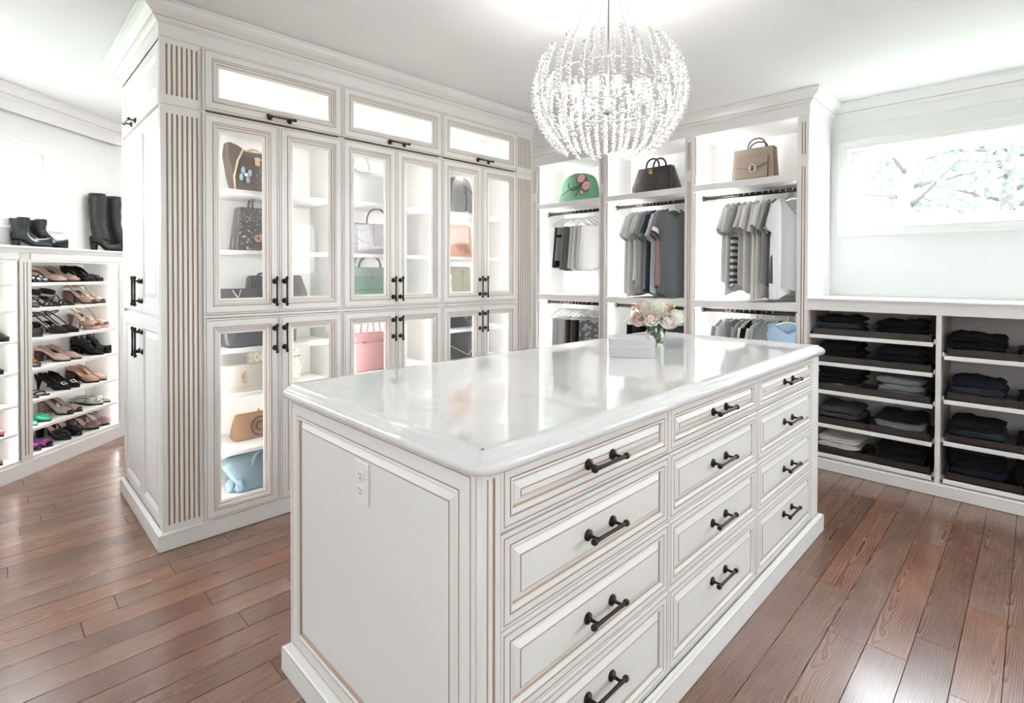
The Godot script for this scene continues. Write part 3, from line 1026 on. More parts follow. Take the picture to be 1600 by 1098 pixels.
# ---------------------------------------------------------------- chandelier
func make_chandelier():
	var o := thing("chandelier", "large round chandelier of curved strands of clear crystal beads over the island", "chandelier", Transform3D(Basis(), Vector3(-1.27, 0, -1.832)))
	var crystal := mat(Color(1, 1, 1, 0.55), 0.05)
	crystal.refraction_enabled = true
	crystal.refraction_scale = 0.05
	var metal: StandardMaterial3D = M.chrome
	var wire := mat(rgb(128, 126, 124), 0.4)
	var fr := MB.new()
	fr.sm = 1
	for rr in [[0.298, 2.02, 0.0035], [0.235, 2.11, 0.0025], [0.12, 2.0, 0.0035]]:
		var pts := arc(Vector3(0, rr[1], 0), Vector3(rr[0], 0, 0), Vector3(0, 0, rr[0]), 0, TAU, 48)
		fr.tube(metal, pts, rr[2], 6, false)
	obj("ring_frame", fr, o)
	var hub := MB.new()
	hub.sm = 1
	hub.lathe(wire, [[0.0, 1.96], [0.02, 1.965], [0.028, 1.985], [0.02, 2.01], [0.006, 2.03], [0.0035, 2.1], [0.0035, CEIL - 0.03]], 16)
	obj("stem", hub, o)
	var can := MB.new()
	can.sm = 1
	can.lathe(metal, [[0.0, CEIL - 0.035], [0.05, CEIL - 0.03], [0.065, CEIL - 0.012], [0.066, CEIL]], 24)
	obj("canopy", can, o)
	for i in 4:
		var a := TAU * (i + 0.35) / 4
		var cb := MB.new()
		cb.tube(wire, [Vector3(cos(a) * 0.235, 2.11, sin(a) * 0.235), Vector3(cos(a) * 0.03, CEIL - 0.03, sin(a) * 0.03)], 0.0012, 5)
		obj("cable", cb, o)
	for i in 8:
		var a := TAU * i / 8 + 0.2
		var sp := MB.new()
		sp.tube(metal, [Vector3(cos(a) * 0.02, 1.985, sin(a) * 0.02), Vector3(cos(a) * 0.12, 2.0, sin(a) * 0.12), Vector3(cos(a) * 0.298, 2.02, sin(a) * 0.298)], 0.0022, 5)
		obj("spoke", sp, o)
	var bulb_m := glow(Color(1, 0.99, 0.97), 9.0)
	var bm := MB.new()
	bm.sm = 1
	bm.lathe(bulb_m, [[0.008, 0.0], [0.012, 0.008], [0.019, 0.024], [0.02, 0.035], [0.014, 0.048], [0.0, 0.053]], 14)
	var bulb := bm.mesh()
	var sock := MB.new()
	sock.lathe(metal, [[0.0, -0.025], [0.01, -0.025], [0.011, 0.0], [0.0, 0.001]], 10)
	var socket := sock.mesh()
	for i in 9:
		var a := TAU * i / 9
		var p := Vector3(cos(a) * 0.14, 2.02, sin(a) * 0.14)
		inst("lamp_socket", socket, o, Transform3D(Basis(), p))
		inst("bulb", bulb, o, Transform3D(Basis(), p))
		var l := OmniLight3D.new()
		l.name = "bulb_light"
		l.position = p + Vector3(0, 0.025, 0)
		l.light_size = 0.016
		l.light_energy = 0.03
		l.light_color = Color(1, 0.985, 0.965)
		l.omni_range = 12.0
		l.omni_attenuation = 2.0
		l.shadow_enabled = true
		o.add_child(l, true)
	var meshes := []
	for v in 4:
		var mb := MB.new()
		mb.sm = 1
		var top: float = [2.215, 2.195, 2.165, 2.205][v]
		var bot: float = [1.835, 1.82, 1.85, 1.86][v]
		var n := 25
		for j in n:
			var t := float(j) / (n - 1)
			var y := lerpf(top, bot, t)
			var q := y - 2.03
			var r := 0.313 - (1.5 if q > 0 else 2.5) * q * q
			if v == 2:
				r -= 0.02
			for e in 3:
				var a := j * 1.1 + e * TAU / 3
				var c := Vector3(r + cos(a) * 0.005, y + (e - 1) * 0.003, sin(a) * 0.0055)
				mb.ball(crystal, c, Vector3(0.0058, 0.0058, 0.0058), 6, 4)
		meshes.append(mb.mesh())
	for i in 48:
		var a := TAU * (i + rng.randf_range(-0.12, 0.12)) / 48
		inst("bead_strand", meshes[[0, 1, 2, 3, 1, 2][i % 6]], o, Transform3D(Basis(UP, a), Vector3.ZERO))


# ---------------------------------------------------------------- printed and woven patterns
func tex(w: int, h: int, f: Callable) -> ImageTexture:
	var im := Image.create(w, h, false, Image.FORMAT_RGB8)
	for y in h:
		for x in w:
			im.set_pixel(x, y, f.call(float(x) / w, float(y) / h))
	return ImageTexture.create_from_image(im)


func tmat(t: ImageTexture, rough := 0.6) -> StandardMaterial3D:
	var m := mat(Color.WHITE, rough)
	m.albedo_texture = t
	return m


# ---------------------------------------------------------------- bags
# bag body: an outline in xy given depth, its edges rounded; d0 and d1 the depth at foot and top
func slab(mb: MB, m_face, m_side, pts: Array, d0: float, d1: float, bev: float, bulge := 0.0):
	var lo := Vector2(1e9, 1e9)
	var hi := Vector2(-1e9, -1e9)
	var c := Vector2.ZERO
	for p: Vector2 in pts:
		lo = lo.min(p)
		hi = hi.max(p)
		c += p / pts.size()
	var ringf := func(inset: float, zf: float, zadd: float) -> PackedVector3Array:
		var r := PackedVector3Array()
		for p: Vector2 in pts:
			var dir := (c - p).normalized()
			var v := p + dir * inset
			var d: float = lerpf(d0, d1, clampf((p.y - lo.y) / (hi.y - lo.y), 0, 1)) / 2
			r.append(Vector3(v.x, v.y, zf * d + zadd))
		return r
	mb.sm = 1
	mb.loft(m_side, [ringf.call(bev, -1, 0.0), ringf.call(bev * 0.3, -1, bev * 0.3), ringf.call(0.0, -1, bev), ringf.call(0.0, 1, -bev), ringf.call(bev * 0.3, 1, -bev * 0.3), ringf.call(bev, 1, 0.0)])
	mb.sm = 2
	for sgn in [1.0, -1.0]:
		var r: PackedVector3Array = ringf.call(bev, sgn, 0.0)
		var dm := lerpf(d0, d1, (c.y - lo.y) / (hi.y - lo.y)) / 2 + bulge
		var cc := Vector3(c.x, c.y, sgn * dm)
		var uv := func(v: Vector3) -> Vector2:
			return Vector2((v.x - lo.x) / (hi.x - lo.x), 1.0 - (v.y - lo.y) / (hi.y - lo.y))
		for i in r.size():
			var a := r[i]
			var b := r[(i + 1) % r.size()]
			var am := a.lerp(cc, 0.5) + Vector3(0, 0, sgn * bulge * 0.35)
			var bm := b.lerp(cc, 0.5) + Vector3(0, 0, sgn * bulge * 0.35)
			if sgn > 0:
				mb.quad(m_face, a, b, bm, am, [uv.call(a), uv.call(b), uv.call(bm), uv.call(am)])
				mb.tri(m_face, am, bm, cc, uv.call(am), uv.call(bm), uv.call(cc))
			else:
				mb.quad(m_face, b, a, am, bm, [uv.call(b), uv.call(a), uv.call(am), uv.call(bm)])
				mb.tri(m_face, bm, am, cc, uv.call(bm), uv.call(am), uv.call(cc))
	mb.sm = -1


func rect_pts(w0: float, w1: float, h: float, r := 0.015, n := 3) -> Array:
	var out := []
	var cs := [[w0 / 2, 0.0, -PI / 2, 1], [w1 / 2, h, 0.0, 1], [-w1 / 2, h, PI / 2, -1], [-w0 / 2, 0.0, PI, -1]]
	for c in cs:
		var cen := Vector2(c[0] - r * c[3], c[1] + (r if c[1] == 0.0 else -r))
		for k in n + 1:
			var a: float = c[2] + PI / 2 * k / n
			out.append(cen + Vector2(cos(a), sin(a)) * r)
	return out


func dome_pts(w: float, h: float, n := 16) -> Array:
	var out := [Vector2(-w * 0.5, 0.0), Vector2(w * 0.5, 0.0)]
	for k in n + 1:
		var a := PI * k / n
		var x := cos(a)
		var y := sin(a)
		out.append(Vector2(signf(x) * pow(absf(x), 0.72) * w * 0.44, h * 0.3 + h * 0.7 * pow(y, 0.62)))
	return out


func strap(parent: Node, called: String, m, x0: float, x1: float, y0: float, y1: float, z: float, r := 0.005, lean := 0.0, n := 14):
	var mb := MB.new()
	mb.sm = 1
	var pts := []
	for k in n + 1:
		var a := PI - PI * k / n
		var s := pow(sin(a), 0.7)
		pts.append(Vector3((x0 + x1) / 2 + (x1 - x0) / 2 * cos(a), y0 + (y1 - y0) * s, z + lean * s))
	mb.tube(m, pts, r, 8)
	obj(called, mb, parent)


func put(parent: Node, called: String, m, lo: Vector3, hi: Vector3, b := 0.0015):
	var mb := MB.new()
	mb.box(m, lo, hi, b)
	obj(called, mb, parent)


func make_handbags():
	var cu := func(zc: float, y: float, n: float) -> Transform3D:
		return Transform3D(BX, Vector3(-2.885 + n, y, zc))
	var g := "handbags in the glazed cabinets"
	var r2 := RandomNumberGenerator.new()
	r2.seed = 5
	var spots := []
	for i in 260:
		spots.append([Vector2(r2.randf(), r2.randf()), r2.randf_range(0.006, 0.018), r2.randi() % 5])
	var speck := func(base: Color, cols: Array, grow: float) -> Callable:
		return func(x: float, y: float) -> Color:
			for s in spots:
				if Vector2(x, y).distance_to(s[0]) < s[1] * grow:
					return cols[s[2] % cols.size()]
			return base
	var diamond := func(a: Color, b: Color, nx: float, ny: float) -> Callable:
		return func(x: float, y: float) -> Color:
			var u := x * nx + y * ny
			var v := x * nx - y * ny
			var d := minf(absf(fposmod(u, 1.0) - 0.5), absf(fposmod(v, 1.0) - 0.5))
			var s := 0.0 if d > 0.12 else 1.0
			if Vector2(fposmod(u, 1.0) - 0.0, fposmod(v, 1.0) - 0.0).distance_to(Vector2(0.05, 0.05)) < 0.2:
				s = 0.7
			return a.lerp(b, s)
	# ---- first cabinet
	var brown := mat(rgb(92, 78, 70), 0.5)
	var tan := mat(rgb(205, 178, 150), 0.55)
	var o := thing("handbag", "dark brown slouched tote with tan straps and blue flower, behind glass", "handbag", cu.call(-1.095, 1.736, -0.215), g)
	var b := MB.new()
	var painted_glints := tmat(tex(160, 160, func(x: float, y: float) -> Color:
		if x > 0.42 and y > 0.3:
			for s in spots.slice(0, 150):
				if Vector2(x, y).distance_to(s[0]) < s[1] * 0.7:
					return [rgb(240, 225, 190), rgb(225, 225, 225), rgb(200, 150, 90), rgb(250, 250, 245), rgb(170, 120, 100)][s[2]]
		var q := absf(fposmod(x * 7 + y * 7, 1.0) - 0.5) + absf(fposmod(x * 7 - y * 7, 1.0) - 0.5)
		return rgb(96, 84, 77).lerp(rgb(78, 67, 62), clampf(q, 0, 1))), 0.5)  # bright specks paint the chandelier's reflection; the brown diamonds are the bag's own
	slab(b, painted_glints, brown, [Vector2(-0.14, 0.0), Vector2(0.13, 0.0), Vector2(0.15, 0.05), Vector2(0.158, 0.22), Vector2(0.05, 0.235), Vector2(-0.085, 0.235), Vector2(-0.13, 0.262), Vector2(-0.165, 0.272), Vector2(-0.185, 0.262), Vector2(-0.19, 0.2), Vector2(-0.165, 0.08)], 0.13, 0.05, 0.012, 0.006)
	obj("body", b, o)
	var t := MB.new()
	t.sm = 1
	t.tube(tan, [Vector3(-0.15, 0.005, 0.062), Vector3(-0.155, 0.08, 0.062), Vector3(-0.135, 0.17, 0.053), Vector3(-0.105, 0.235, 0.045), Vector3(-0.09, 0.23, 0.043)], 0.0055, 6)
	obj("piping", t, o)
	var tb := MB.new()
	tb.sm = 1
	tb.tube(tan, [Vector3(-0.08, 0.238, 0.03), Vector3(-0.02, 0.24, 0.03), Vector3(0.155, 0.226, 0.03)], 0.004, 6)
	tb.tube(tan, [Vector3(-0.05, 0.195, 0.05), Vector3(0.05, 0.18, 0.055), Vector3(0.15, 0.172, 0.05)], 0.003, 6)
	obj("trim", tb, o)
	strap(o, "handle", tan, -0.075, -0.025, 0.232, 0.247, 0.035, 0.005)
	put(o, "tag", tan, Vector3(-0.048, 0.155, 0.052), Vector3(-0.022, 0.2, 0.057), 0.002)
	var rg := MB.new()
	rg.sm = 1
	rg.tube(M.gold, arc(Vector3(0.02, 0.205, 0.052), Vector3(0.009, 0, 0), Vector3(0, 0.009, 0), 0, TAU, 12), 0.002, 6)
	obj("clasp_ring", rg, o)
	var fl := MB.new()
	fl.sm = 1
	var blue := mat(rgb(150, 174, 196), 0.5)
	for k in 4:
		var a := TAU * k / 4 + 0.5
		fl.ball(blue, Vector3(-0.1 + cos(a) * 0.024, 0.095 + sin(a) * 0.027, 0.068), Vector3(0.011, 0.02, 0.005), 10, 6)
	fl.ball(M.white, Vector3(-0.1, 0.095, 0.077), Vector3(0.01, 0.01, 0.004), 8, 5)
	obj("flower_charm", fl, o)
	# speckled tote; the pale specks are chandelier reflections painted on
	var sp := tmat(tex(128, 128, speck.call(rgb(70, 66, 68), [rgb(225, 224, 222), rgb(180, 178, 176), rgb(130, 126, 126), rgb(210, 200, 196), rgb(110, 104, 104)], 1.0)), 0.35)
	o = thing("handbag", "speckled black structured tote, its silver specks painted chandelier glints, second shelf of the near cabinet", "handbag", cu.call(-1.115, 1.4205, -0.26), g)
	b = MB.new()
	slab(b, sp, sp, rect_pts(0.31, 0.265, 0.245, 0.01), 0.13, 0.09, 0.008)
	obj("body", b, o)
	b = MB.new()
	slab(b, sp, sp, rect_pts(0.26, 0.266, 0.075, 0.01), 0.008, 0.008, 0.002)
	var flap := obj("flap", b, o)
	flap.position = Vector3(0, 0.168, 0.053)
	strap(o, "handle", sp, -0.06, 0.06, 0.235, 0.355, 0.03, 0.006)
	strap(o, "handle", sp, -0.06, 0.06, 0.235, 0.345, -0.03, 0.006)
	b = MB.new()
	b.sm = 1
	var rose := mat(rgb(168, 128, 116), 0.6)
	for k in 6:
		b.ball(rose, Vector3(-0.04 + cos(k * 1.05) * 0.013, 0.075 + sin(k * 1.05) * 0.013, 0.062), Vector3(0.01, 0.01, 0.004), 8, 5)
	b.ball(mat(rgb(110, 70, 60), 0.6), Vector3(-0.04, 0.075, 0.065), Vector3(0.008, 0.008, 0.004), 8, 5)
	obj("flower_applique", b, o)
	# black textured bag behind, and the clutch before it
	var blk := tmat(tex(96, 96, speck.call(rgb(52, 51, 53), [rgb(90, 90, 92), rgb(74, 73, 75), rgb(110, 110, 112)], 0.8)), 0.4)
	o = thing("handbag", "black textured handbag with sloping sides, behind the grey clutch", "handbag", cu.call(-1.185, 1.102, -0.24), g)
	b = MB.new()
	slab(b, blk, blk, [Vector2(-0.165, 0.0), Vector2(0.15, 0.0), Vector2(0.172, 0.075), Vector2(0.14, 0.185), Vector2(-0.14, 0.185), Vector2(-0.152, 0.172)], 0.11, 0.06, 0.01, 0.004)
	obj("body", b, o)
	strap(o, "handle", blk, -0.1, -0.06, 0.178, 0.196, 0.0, 0.006)
	b = MB.new()
	slab(b, blk, blk, rect_pts(0.26, 0.27, 0.1, 0.01), 0.01, 0.01, 0.003)
	obj("flap", b, o).position = Vector3(0, 0.08, 0.042)
	o = thing("clutch", "flat dark grey envelope clutch with a silver letter", "clutch bag", cu.call(-0.925, 1.102, -0.075), g)
	var dg := mat(rgb(88, 88, 92), 0.5)
	b = MB.new()
	slab(b, dg, dg, rect_pts(0.23, 0.23, 0.118, 0.008), 0.035, 0.03, 0.006)
	obj("body", b, o)
	put(o, "flap", mat(rgb(72, 72, 76), 0.45), Vector3(-0.116, 0.06, 0.015), Vector3(0.116, 0.119, 0.02), 0.003)
	b = MB.new()
	b.tube(M.chrome, [Vector3(-0.028, 0.112, 0.023), Vector3(0.0, 0.07, 0.023)], 0.0045, 4)
	b.tube(M.chrome, [Vector3(0.014, 0.112, 0.023), Vector3(0.0, 0.07, 0.023), Vector3(-0.002, 0.03, 0.023)], 0.0035, 4)
	obj("letter_clasp", b, o)
	o = thing("handbag", "dark grey soft leather bag with piped corners, above the cream box bag", "handbag", cu.call(-1.065, 0.9065, -0.185), g)
	var slate := mat(rgb(66, 68, 74), 0.4)
	b = MB.new()
	slab(b, slate, slate, rect_pts(0.38, 0.4, 0.15, 0.025, 4), 0.17, 0.12, 0.02, 0.008)
	obj("body", b, o)
	for sx in [-1, 1]:
		b = MB.new()
		b.sm = 1
		b.tube(mat(rgb(92, 94, 100), 0.5), [Vector3(sx * 0.17, 0.004, 0.085), Vector3(sx * 0.145, 0.05, 0.086), Vector3(sx * 0.12, 0.11, 0.078), Vector3(sx * 0.115, 0.148, 0.07)], 0.0022, 6)
		obj("piping", b, o)
	strap(o, "handle", slate, -0.08, 0.08, 0.14, 0.17, 0.04, 0.006)
	o = thing("handbag", "cream flat box bag with a gold monogram in the near cabinet", "handbag", cu.call(-0.955, 0.6725, -0.115), g)
	var cream := mat(rgb(202, 195, 185), 0.7)
	b = MB.new()
	slab(b, cream, cream, rect_pts(0.26, 0.26, 0.14, 0.006), 0.06, 0.055, 0.005)
	obj("body", b, o)
	put(o, "flap", mat(rgb(207, 200, 190), 0.7), Vector3(-0.131, 0.022, 0.026), Vector3(0.131, 0.142, 0.033), 0.003)
	b = MB.new()
	b.sm = 1
	b.tube(M.gold, [Vector3(-0.01, 0.105, 0.035), Vector3(0.0, 0.085, 0.035), Vector3(0.009, 0.105, 0.035)], 0.0022, 5)
	b.tube(M.gold, [Vector3(0.0, 0.085, 0.035), Vector3(-0.003, 0.06, 0.035)], 0.0022, 5)
	b.tube(M.gold, [Vector3(0.009, 0.083, 0.036), Vector3(-0.002, 0.087, 0.036), Vector3(-0.006, 0.077, 0.036), Vector3(0.006, 0.066, 0.036), Vector3(0.004, 0.056, 0.036), Vector3(-0.009, 0.055, 0.036)], 0.0022, 5)
	b.tube(M.gold, [Vector3(0.006, 0.07, 0.0355), Vector3(0.008, 0.045, 0.0355), Vector3(0.015, 0.045, 0.0355)], 0.002, 5)
	obj("monogram", b, o)
	o = thing("handbag", "cream woven pouch with gathered top, behind the cream box bag in the near cabinet", "handbag", cu.call(-1.2, 0.6725, -0.27), g)
	var weave := tmat(tex(64, 64, func(x: float, y: float) -> Color: return rgb(226, 222, 208).lerp(rgb(176, 170, 152), 1.0 if fposmod(x * 9 + floor(y * 10) * 0.5, 1.0) < 0.3 and fposmod(y * 10, 1.0) < 0.6 else 0.0)), 0.9)
	b = MB.new()
	slab(b, weave, weave, [Vector2(-0.14, 0.0), Vector2(0.125, 0.0), Vector2(0.135, 0.06), Vector2(0.115, 0.19), Vector2(0.09, 0.2), Vector2(0.03, 0.195), Vector2(0.0, 0.2), Vector2(-0.1, 0.195), Vector2(-0.155, 0.19), Vector2(-0.16, 0.12)], 0.1, 0.05, 0.02, 0.008)
	obj("body", b, o)
	b = MB.new()
	b.sm = 1
	b.tube(mat(rgb(168, 140, 88), 0.5), [Vector3(-0.2, 0.1, 0.04), Vector3(-0.17, 0.125, 0.05), Vector3(-0.1, 0.115, 0.06), Vector3(0.0, 0.13, 0.06), Vector3(0.12, 0.14, 0.05)], 0.004, 6)
	obj("drawstring", b, o)
	o = thing("clutch", "brown suede clutch with brass frame and dark round rings, above the blue bag", "clutch bag", cu.call(-1.055, 0.3765, -0.235), g)
	var suede := mat(rgb(140, 108, 84), 0.85)
	b = MB.new()
	slab(b, suede, suede, rect_pts(0.23, 0.205, 0.142, 0.025, 4), 0.08, 0.025, 0.012, 0.006)
	obj("body", b, o)
	b = MB.new()
	b.sm = 1
	b.tube(M.gold, [Vector3(-0.105, 0.09, 0.012), Vector3(-0.101, 0.13, 0.01), Vector3(-0.09, 0.143, 0.008), Vector3(0.09, 0.143, 0.008), Vector3(0.101, 0.13, 0.01), Vector3(0.105, 0.09, 0.012)], 0.004, 6)
	obj("brass_frame", b, o)
	put(o, "clasp", M.gold, Vector3(0.026, 0.14, -0.006), Vector3(0.036, 0.158, 0.012), 0.002)
	for r in [0.05, 0.024]:
		b = MB.new()
		b.sm = 1
		b.tube(mat(rgb(50, 40, 34), 0.7), arc(Vector3(0.03, 0.068, 0.036 if r > 0.03 else 0.038), Vector3(r, 0, 0), Vector3(0, r, -0.18 * r), 0.5, TAU - 0.4, 28), 0.0075, 6, true, 0.4)
		obj("ring_print", b, o)
	o = thing("handbag", "pale blue slouchy leather tote at the bottom of the near cabinet", "handbag", cu.call(-1.03, 0.141, -0.165), g)
	var sky_l := mat(rgb(128, 152, 164), 0.5)
	var sky_d := mat(rgb(84, 108, 124), 0.6)
	b = MB.new()
	slab(b, sky_l, sky_l, [Vector2(-0.1, 0.0), Vector2(0.13, 0.0), Vector2(0.15, 0.03), Vector2(0.155, 0.165), Vector2(0.0, 0.172), Vector2(-0.125, 0.165), Vector2(-0.165, 0.145), Vector2(-0.135, 0.085), Vector2(-0.115, 0.05), Vector2(-0.12, 0.02)], 0.19, 0.1, 0.02, 0.008)
	obj("body", b, o)
	b = MB.new()
	slab(b, sky_d, sky_l, [Vector2(-0.13, 0.0), Vector2(0.14, 0.0), Vector2(0.15, 0.03), Vector2(0.02, 0.04), Vector2(-0.1, 0.028)], 0.02, 0.015, 0.004)
	obj("rear_panel", b, o).position = Vector3(0, 0.158, -0.02)
	strap(o, "handle", sky_l, -0.02, 0.14, 0.12, 0.205, 0.065, 0.009)
	b = MB.new()
	b.sm = 1
	b.tube(sky_l, [Vector3(-0.1, 0.075, 0.09), Vector3(-0.085, 0.04, 0.098), Vector3(-0.08, 0.012, 0.098)], [0.012, 0.014, 0.012], 8)
	b.ball(sky_l, Vector3(-0.125, 0.038, 0.045), Vector3(0.03, 0.037, 0.035), 12, 8)
	obj("side_fold", b, o)
	put(o, "tab", sky_d, Vector3(-0.045, 0.175, 0.0), Vector3(-0.035, 0.205, 0.006), 0.001)
	# ---- second cabinet
	o = thing("handbag", "white smooth handbag with a silver bar on the middle cabinet's top shelf", "handbag", cu.call(-1.74, 1.7435, -0.215), g)
	var wl := mat(rgb(196, 199, 199), 0.4)
	b = MB.new()
	slab(b, wl, wl, [Vector2(-0.14, 0.0), Vector2(0.15, 0.0), Vector2(0.165, 0.05), Vector2(0.16, 0.2), Vector2(0.05, 0.215), Vector2(-0.1, 0.218), Vector2(-0.17, 0.235), Vector2(-0.155, 0.08)], 0.14, 0.07, 0.02, 0.008)
	obj("body", b, o)
	b = MB.new()
	b.sm = 1
	b.tube(M.chrome, [Vector3(-0.16, 0.235, 0.04), Vector3(-0.1, 0.212, 0.055), Vector3(-0.06, 0.2, 0.058), Vector3(0.05, 0.208, 0.055), Vector3(0.14, 0.21, 0.04)], 0.007, 8)
	obj("metal_bar", b, o)
	strap(o, "handle", wl, -0.1, 0.02, 0.21, 0.31, 0.03, 0.008)
	o = thing("handbag", "plum handbag, window reflection painted on front, thin round handle, second shelf of the middle cabinet", "handbag", cu.call(-1.76, 1.4225, -0.215), g)
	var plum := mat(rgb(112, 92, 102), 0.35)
	var silver := tmat(tex(96, 96, speck.call(rgb(160, 160, 166), [rgb(128, 126, 134), rgb(190, 190, 194), rgb(146, 140, 150), rgb(110, 104, 112)], 1.6)), 0.3)  # silver speckle paints the window reflected in the door glass
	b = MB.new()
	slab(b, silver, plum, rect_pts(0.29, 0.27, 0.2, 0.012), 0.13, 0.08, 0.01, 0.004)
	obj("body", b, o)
	put(o, "base", mat(rgb(156, 148, 154), 0.3), Vector3(-0.15, -0.001, -0.066), Vector3(0.15, 0.04, 0.072), 0.006)
	b = MB.new()
	slab(b, plum, plum, rect_pts(0.13, 0.12, 0.16, 0.01), 0.012, 0.012, 0.003)
	obj("side_panel", b, o).position = Vector3(0.075, 0.042, 0.056)
	strap(o, "handle", mat(rgb(90, 86, 88), 0.4), -0.02, 0.13, 0.19, 0.3, 0.03, 0.005)
	o = thing("handbag", "muted green structured handbag with flap and two handles, third shelf of the middle cabinet", "handbag", cu.call(-1.755, 1.102, -0.225), g)
	var gl := mat(rgb(104, 132, 122), 0.42)
	b = MB.new()
	slab(b, gl, gl, rect_pts(0.28, 0.285, 0.235, 0.014), 0.14, 0.07, 0.01, 0.003)
	obj("body", b, o)
	put(o, "flap", mat(rgb(122, 138, 132), 0.42), Vector3(-0.142, 0.175, 0.044), Vector3(0.142, 0.238, 0.053), 0.003)
	put(o, "belt", mat(rgb(110, 138, 128), 0.4), Vector3(-0.14, 0.095, 0.066), Vector3(0.14, 0.101, 0.071), 0.001)
	strap(o, "handle", mat(rgb(112, 118, 116), 0.45), -0.06, 0.1, 0.225, 0.31, 0.02, 0.006)
	strap(o, "handle", mat(rgb(112, 118, 116), 0.45), -0.075, 0.12, 0.225, 0.335, -0.02, 0.006)
	b = MB.new()
	b.sm = 1
	for x in [-0.005, 0.05]:
		b.tube(M.chrome, arc(Vector3(x, 0.195, 0.057), Vector3(0.008, 0, 0), Vector3(0, 0.009, 0), 0, TAU, 10), 0.002, 5)
	obj("clasp", b, o)
	o = thing("handbag", "pink leather handbag with belt straps and silver turnlock, lower part of the middle cabinet", "handbag", cu.call(-1.735, 0.6835, -0.165), g)
	var pink := mat(rgb(198, 152, 154), 0.42)
	var pinkd := mat(rgb(194, 146, 149), 0.45)
	b = MB.new()
	slab(b, pink, pink, rect_pts(0.26, 0.245, 0.235, 0.012), 0.15, 0.085, 0.012, 0.004)
	obj("body", b, o)
	b = MB.new()
	slab(b, pinkd, pinkd, [Vector2(-0.122, 0.0), Vector2(0.122, 0.0), Vector2(0.12, 0.052), Vector2(0.0, 0.06), Vector2(-0.12, 0.04)], 0.012, 0.012, 0.003)
	obj("flap", b, o).position = Vector3(0, 0.176, 0.052)
	for z in [0.045, -0.035]:
		strap(o, "handle", pinkd, -0.03, 0.065, 0.19, 0.36, z, 0.005)
	for x in [-0.065, 0.075]:
		put(o, "buckle", M.chrome, Vector3(x - 0.022, 0.178, 0.058), Vector3(x + 0.018, 0.19, 0.066), 0.002)
	put(o, "belt", pinkd, Vector3(-0.13, 0.178, 0.052), Vector3(0.13, 0.188, 0.06), 0.002)
	# ---- third cabinet
	var quilt := tmat(tex(96, 96, diamond.call(rgb(100, 103, 104), rgb(140, 143, 143), 9.0, 7.0)), 0.5)
	o = thing("backpack", "grey diamond-patterned backpack on the top shelf of the far cabinet", "backpack", cu.call(-2.555, 1.7405, -0.265), g)
	b = MB.new()
	slab(b, quilt, mat(rgb(86, 80, 76), 0.6), dome_pts(0.27, 0.3), 0.14, 0.09, 0.02, 0.008)
	obj("body", b, o)
	b = MB.new()
	b.sm = 1
	b.tube(mat(rgb(74, 68, 66), 0.5), [Vector3(0.02, 0.27, 0.05), Vector3(0.035, 0.2, 0.09), Vector3(0.09, 0.15, 0.085), Vector3(0.1, 0.04, 0.075)], 0.009, 6, true, 0.5)
	b.tube(mat(rgb(74, 68, 66), 0.5), [Vector3(0.02, 0.27, 0.05), Vector3(0.01, 0.2, 0.088), Vector3(0.02, 0.1, 0.09), Vector3(0.02, 0.03, 0.082)], 0.009, 6, true, 0.5)
	obj("shoulder_straps", b, o)
	o = thing("handbag", "peach orange leather bag with curved stitched ridges, second shelf of the far cabinet", "handbag", cu.call(-2.505, 1.4225, -0.215), g)
	var peach := mat(rgb(200, 152, 130), 0.45)
	b = MB.new()
	slab(b, peach, peach, rect_pts(0.25, 0.23, 0.245, 0.02, 4), 0.12, 0.07, 0.015, 0.006)
	obj("body", b, o)
	for k in 4:
		b = MB.new()
		b.sm = 1
		b.tube(mat(rgb(190, 140, 116), 0.45), arc(Vector3(0.0, 0.03, 0.064), Vector3(0.03 + k * 0.018, 0, 0), Vector3(0, 0.04 + k * 0.018, 0), 0.0, PI * 0.8, 12), 0.003, 5)
		obj("stitched_ridge", b, o)
	var chev := tmat(tex(96, 96, func(x: float, y: float) -> Color: return rgb(168, 168, 154).lerp(rgb(122, 122, 108), 1.0 if fposmod((y + absf(x - 0.45) * 0.7) * 13.0, 1.0) < 0.25 else 0.0)), 0.4)
	o = thing("handbag", "olive grey chevron stitched bag with gold chain, third shelf of the far cabinet", "handbag", cu.call(-2.51, 1.102, -0.22), g)
	b = MB.new()
	slab(b, chev, mat(rgb(160, 160, 146), 0.45), rect_pts(0.22, 0.215, 0.25, 0.012), 0.09, 0.07, 0.01, 0.004)
	obj("body", b, o)
	b = MB.new()
	b.sm = 1
	b.ball(M.gold, Vector3(0.025, 0.215, 0.045), Vector3(0.006, 0.006, 0.004), 8, 5)
	for k in 14:
		b.ball(M.gold, Vector3(0.024 - k * 0.0007, 0.205 - k * 0.0125, 0.046), Vector3(0.0035, 0.0065, 0.003), 6, 4)
	obj("chain", b, o)
	b = MB.new()
	slab(b, M.white, M.white, [Vector2(-0.012, 0.0), Vector2(0.014, 0.0), Vector2(0.006, 0.1), Vector2(0.012, 0.14), Vector2(-0.004, 0.16), Vector2(-0.014, 0.13)], 0.006, 0.006, 0.0015)
	obj("scarf", b, o).position = Vector3(-0.098, 0.045, 0.05)
	var navy := mat(rgb(34, 38, 50), 0.35)
	o = thing("handbag", "navy flap bag with gold interlocked letters in the far glass cabinet", "handbag", cu.call(-2.52, 0.8985, -0.215), g)
	b = MB.new()
	slab(b, navy, navy, rect_pts(0.25, 0.24, 0.16, 0.012), 0.09, 0.06, 0.01, 0.004)
	obj("body", b, o)
	put(o, "flap", mat(rgb(28, 30, 40), 0.35), Vector3(-0.122, 0.055, 0.036), Vector3(0.122, 0.163, 0.046), 0.003)
	letters(o, Vector3(0.03, 0.09, 0.05), 0.021)
